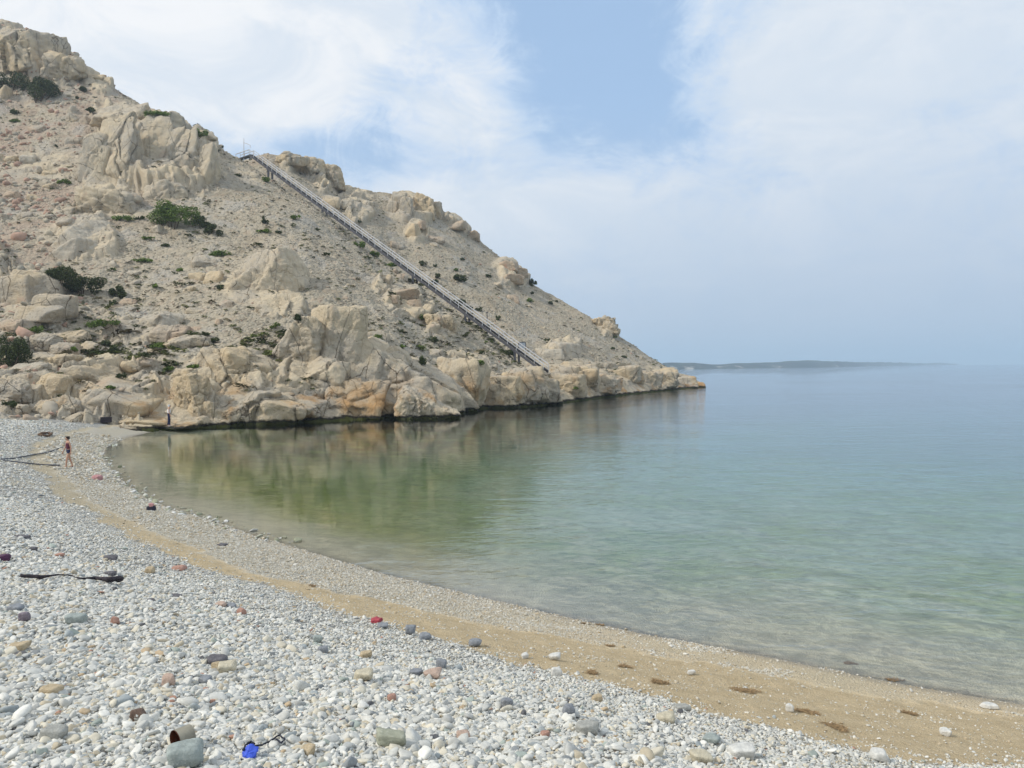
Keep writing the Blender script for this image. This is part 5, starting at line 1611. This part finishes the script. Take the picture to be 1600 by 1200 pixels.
for k_, c_ in STC.items(): M['st_' + k_] = stone_mat(k_ + '_stone', c_)
STONES = [
    (290, 1186, 50, 36, 'teal', 'largest pale teal stone next to the rusty tin'), (338, 1034, 32, 10, 'dark', 'dark slab stone arching over a tan pebble'),
    (356, 1046, 28, 15, 'cream', 'cream oblong stone below the dark slab stone'), (340, 1045, 13, 14, 'tan', 'round tan pebble beneath the dark slab stone'),
    (215, 1122, 22, 18, 'brown', 'brown broken stone left of the tin'), (264, 1068, 18, 18, 'rosy', 'round rosy stone above the brown broken one'),
    (321, 1065, 18, 10, 'slate', 'dark slate stone between rosy stone and dark slab'), (120, 970, 24, 13, 'teal', 'teal flat stone below the long branch'),
    (38, 967, 14, 12, 'mauve', 'mauve stone near the left edge below the branch'), (25, 953, 20, 9, 'slate', 'slate stone by the left edge below the branch'),
    (180, 973, 11, 11, 'red', 'small red stone right of the teal flat stone'), (280, 888, 18, 7, 'red', 'flat red stone on the upper bank'),
    (93, 868, 12, 5, 'red', 'small red stone higher on the far bank'), (377, 957, 12, 11, 'red', 'round brick red stone beside a purple grey one'),
    (362, 948, 14, 7, 'slate', 'purple grey stone beside the round brick red one'), (345, 946, 16, 8, 'rosy', 'rosy brown stone left of the purple grey one'),
    (497, 1001, 14, 12, 'teal', 'dark teal stone high on the right bank'), (505, 1017, 14, 11, 'slate', 'blue grey stone under the dark teal stone'),
    (572, 1025, 18, 11, 'tan', 'orange tan stone under the edge of the bank'), (569, 1058, 28, 16, 'cream', 'cream wedge stone in the middle of the bank'),
    (675, 1056, 26, 13, 'rosy', 'orange and tan stone left of a dark grey chip'), (612, 1093, 14, 11, 'red', 'bright brick red stone in the middle of the bank'),
    (480, 1178, 20, 15, 'tan', 'tan oval stone near the bottom edge'), (724, 1152, 22, 14, 'rosy', 'rosy stone right of the green block stone'),
    (641, 987, 16, 15, 'slate', 'pointed slate stone standing at the sand edge'), (664, 996, 20, 9, 'slate', 'low slate stone right of the pointed one'),
    (598, 979, 17, 7, 'slate', 'flat dark stone under the red scrap'), (742, 1006, 20, 10, 'slate', 'slate stone by the sand edge, right of the pointed one'),
    (690, 1040, 16, 14, 'slate', 'pointed grey stone above the orange and tan one'), (650, 1053, 18, 9, 'slate', 'dark grey low stone beside the orange and tan one'),
    (792, 1101, 20, 14, 'slate', 'dark blue grey stone in the right bank'), (888, 1113, 20, 20, 'slate', 'dark upright triangular stone near the sand'),
    (917, 1141, 36, 17, 'grey', 'smooth dark grey oval stone on the right bank'), (933, 1094, 18, 12, 'tan', 'mustard coloured stone at the edge of the sand'),
    (869, 1051, 17, 13, 'white', 'white rounded stone on the edge of the sand'), (1066, 1108, 24, 9, 'grey', 'flat grey stone on the bank edge'),
    (1112, 1158, 24, 13, 'teal', 'teal stone in the lower right bank'), (1158, 1177, 40, 16, 'white', 'large white oval stone in the lower right bank'),
    (1095, 1186, 34, 16, 'cream', 'large cream oval stone left of the white one'), (852, 1150, 14, 10, 'red', 'small orange red stone left of the grey oval'),
    (1040, 1124, 28, 13, 'cream', 'pale cream stone under the flat grey one'), (866, 1028, 18, 9, 'white', 'pale stone alone on the sand'),
    (820, 1026, 12, 7, 'white', 'small white stone alone on the sand'), (1080, 1052, 12, 6, 'white', 'white stone alone in the middle of the sand'),
    (1477, 1147, 15, 9, 'white', 'white stone on the sand at the far right'), (1546, 1105, 20, 6, 'white', 'flat white stone near the water at the far right'),
    (1234, 1108, 12, 11, 'white', 'two-lobed white stone on the sand right of centre'), (172, 897, 16, 6, 'dark', 'dark stone above the thick end of the branch'),
    (172, 873, 18, 8, 'dark', 'dark stone further above the branch end'), (235, 892, 12, 10, 'tan', 'tan stone on the upper bank'),
    (275, 932, 16, 5, 'dark', 'flat dark stone right of the branch'), (235, 939, 11, 5, 'dark', 'small dark stone right of the branch'),
    (1372, 1183, 22, 14, 'white', 'white stone in the bottom right bank corner'), (347, 852, 13, 4, 'dark', 'black flat chip near the sand line'),
    (33, 840, 20, 4, 'dark', 'dark flat chip at the far left bank'), (52, 859, 9, 6, 'dark', 'dark stone beside the far left chip'),
    (410, 1041, 14, 9, 'grey', 'grey stone right of the cream oblong stone'), (85, 1150, 34, 16, 'grey', 'big grey flat stone near the lower left corner'),
    (78, 1082, 26, 12, 'tan', 'tan oval stone in the lower left bank'), (30, 1013, 22, 9, 'tan', 'tan flat stone near the left edge'),
]
for i, (a, b, c, d, k_, lb) in enumerate(STONES):
    beach_block('stone', a, b, c, d, 'st_' + k_, lb, 'stone', 900 + i)
beach_block('block_stone', 612, 1159, 26, 26, 'st_green', 'greenish square ended stone lying like a post on the pebbles', 'stone', 61, boxy=.88, cuts=3, sharp=20, rz=.3)
# a lying squared stone: stretch it along its length
o = bpy.context.scene.objects['block_stone']; o.scale = (1.75, .9, .85); o.rotation_euler = (0, .08, -.12)

beach_block('purple_lump', 8, 873, 14, 10, 'purple', 'dark purple plastic lump at the left edge above the branch', 'litter', 62)
beach_block('red_scrap', 588, 970, 14, 7, 'red', 'small crumpled red scrap at the sand edge', 'litter', 63, sharp=30, rough=.14)
beach_block('blue_scrap', 390, 1180, 20, 17, 'blue', 'bright blue plastic scrap tangled in black cord', 'litter', 64, sharp=30, cuts=6, rough=.16, planes=[(.5, -.6, .8, .4), (-.7, -.3, .6, .5)])
# tin with a rusty open mouth
q = Vector(ground_pt(275, 1172)); s_ = q.length / F * 1.02
ax = Vector((.93, .36, -.05)).normalized()
tn = empty('tin', tuple(q)); tag(tn, 'half buried tin with a round rusty open mouth', 'tin can')
c0 = q + Vector((-.004, 0, .062)); rr_ = 14 * s_
ax2 = Vector((.62, .76, .02)).normalized()
mb = MB(); V_, F_ = tube_data([c0, c0 + ax2 * .11], rr_, 28, False); mb.put(V_, F_); part('shell', mb, M['tin_out'], tn, True)
mb = MB(); V_, F_ = tube_data([c0 - ax2 * .0005, c0 + ax2 * .08], rr_ * .94, 28, False); mb.put(V_, [f[::-1] for f in F_])
V_, F_ = tube_data([c0 + ax2 * .08, c0 + ax2 * .081], rr_ * .94, 28, True); mb.put(V_, F_); part('inside', mb, M['rust'], tn, True)
ringp = []
uu = ax2.cross(Vector((0, 0, 1))).normalized(); vv = uu.cross(ax2)
for k in range(29):
    a = 2 * math.pi * k / 28; ringp.append(c0 + (uu * math.cos(a) + vv * math.sin(a)) * rr_ * .98)
mb = MB(); mb.tube(ringp, .0028, 6, False); part('rim', mb, M['rust'], tn, True)

# dark box by the rocks, bag and cloth by the far waterline
def small_thing(name, px_, py_, w_, h_, mats, label, cat, seed):
    q = Vector(hit(px_, py_ + h_ * .45)[0]); s_ = q.y / F
    root = empty(name, tuple(q)); tag(root, label, cat)
    W, Hh = w_ * s_, h_ * s_
    v, f = block((0, 0, Hh * .28), (W, W * .6, Hh * .62), seed, n=4, boxy=.85, cuts=4, sharp=10, rough=.04); link('body', np_mesh('body', v, f), M[mats[0]], root)
    v, f = block((W * .05, -.01, Hh * .68), (W * .6, W * .4, Hh * .45), seed + 1, n=4, cuts=8, sharp=7, rough=.08); link(mats[2], np_mesh('cloth', v, f), M[mats[1]], root)
    return root


small_thing('beach_bag', 236, 792, 13, 13, ('black', 'pink', 'folded_towel'), 'dark bag with a pink towel on top at the far waterline', 'bag', 71)
beach_block('pink_cloth', 152, 747, 12, 7, 'pink', 'crumpled pink cloth on the cobbles below the strolling person', 'cloth', 73, sharp=14, rough=.12)
q = Vector(hit(168, 660)[0]); s_ = q.y / F
mb = MB(); W, Hh = 15 * s_, 8 * s_
mb.box(q + Vector((0, -.2, Hh * .5)), (W, W * .6, Hh), (.95, .3, 0), (-.3, .95, 0)); mb.box(q + Vector((0, -.2, Hh * 1.04)), (W * 1.05, W * .64, Hh * .1), (.95, .3, 0), (-.3, .95, 0))
o = mb.build('dark_crate', M['wood_dark'], None, False, tuple(q)); tag(o, 'small dark crate left against the faceted pyramid rock', 'crate')
bv = o.modifiers.new('bevel', 'BEVEL'); bv.width = .03; bv.segments = 2


def weed_patch(px_, py_, w_, h_, label, seed, flat=.012):
    q = ground_pt(px_, py_); r = np.random.RandomState(seed); s_ = np.linalg.norm(q[:2]) / F
    n = int(60 + w_ * 3)
    W = w_ * s_ / 2; D_ = h_ * s_ / 2 * 3.0
    a = r.uniform(0, 6.28, n); rad = np.sqrt(r.rand(n)) * (1 + .25 * np.sin(a * 3 + seed))
    xy = np.stack([q[0] + np.cos(a) * rad * W, q[1] + np.sin(a) * rad * D_], 1)
    z, _, _ = ground_z(xy)
    p_ = np.stack([xy[:, 0] - q[0], xy[:, 1] - q[1], z - q[2] + .006 + r.rand(n) * flat], 1)
    a = r.normal(0, 1, (n, 3)); a[:, 2] *= .15; a /= np.linalg.norm(a, axis=1, keepdims=True)
    b = np.cross(a, [0, 0, 1]) * .004; L = r.uniform(.02, .05, (n, 1))
    v = np.stack([p_ - a * L + b, p_ + a * L + b, p_ + a * L - b, p_ - a * L - b], 1).reshape(-1, 3)
    o = link('seaweed', np_mesh('seaweed', v, np.arange(4 * n).reshape(n, 4), False), M['weed'], None, tuple(q))
    return tag(o, label, 'seaweed', 'dead seaweed on the beach')


for i, (a, b, c, d, lb) in enumerate([
    (1308, 1138, 32, 12, 'roundest brown seaweed patch low on the sand at the right'), (1165, 1080, 42, 9, 'long brown seaweed patch in the middle of the sand'),
    (1030, 1066, 26, 7, 'thin brown seaweed patch just above the pebble edge'), (978, 1042, 22, 6, 'small brown seaweed patch left of the thin one'),
    (925, 1052, 18, 6, 'faint brown seaweed patch near the pale stone'), (1262, 1113, 34, 8, 'mossy brown seaweed patch near the two-lobed white stone'),
    (1422, 1115, 20, 5, 'small seaweed patch far right on smooth sand'), (953, 1010, 12, 3, 'dark seaweed strand below the waterline'),
    (1397, 1063, 24, 4, 'dark brown seaweed strand at the water edge on the right'), (1328, 1037, 18, 4, 'green brown seaweed strand in the shallows'),
    (915, 975, 12, 2, 'left of two tiny seaweed strands at the water edge'), (938, 977, 12, 2, 'right of two tiny seaweed strands at the water edge'),
    (490, 916, 12, 4, 'dark seaweed clump on the thin sand line'),
]):
    weed_patch(a, b, c, d, lb, 50 + i)

# ------------------------------------------------------------------ sea air
m = bpy.data.materials.new('sea_haze'); m.use_nodes = True; t = NT(m.node_tree); t.n.clear()
pv = t.add('ShaderNodeVolumePrincipled', Color=(.68, .83, 1.0), Density=0.00028, Anisotropy=0.2)
o_ = t.n.new('ShaderNodeOutputMaterial'); t.l.new(pv.outputs[0], o_.inputs['Volume'])
mb = MB(); mb.box((0, 6900, 60), (26400, 14600, 130))
mb.v = [(x, y, -6.0 if z < 0 else 175.0) for x, y, z in mb.v]
tag(mb.build('haze', m), 'thin pale sea haze', 'haze', kind='stuff')
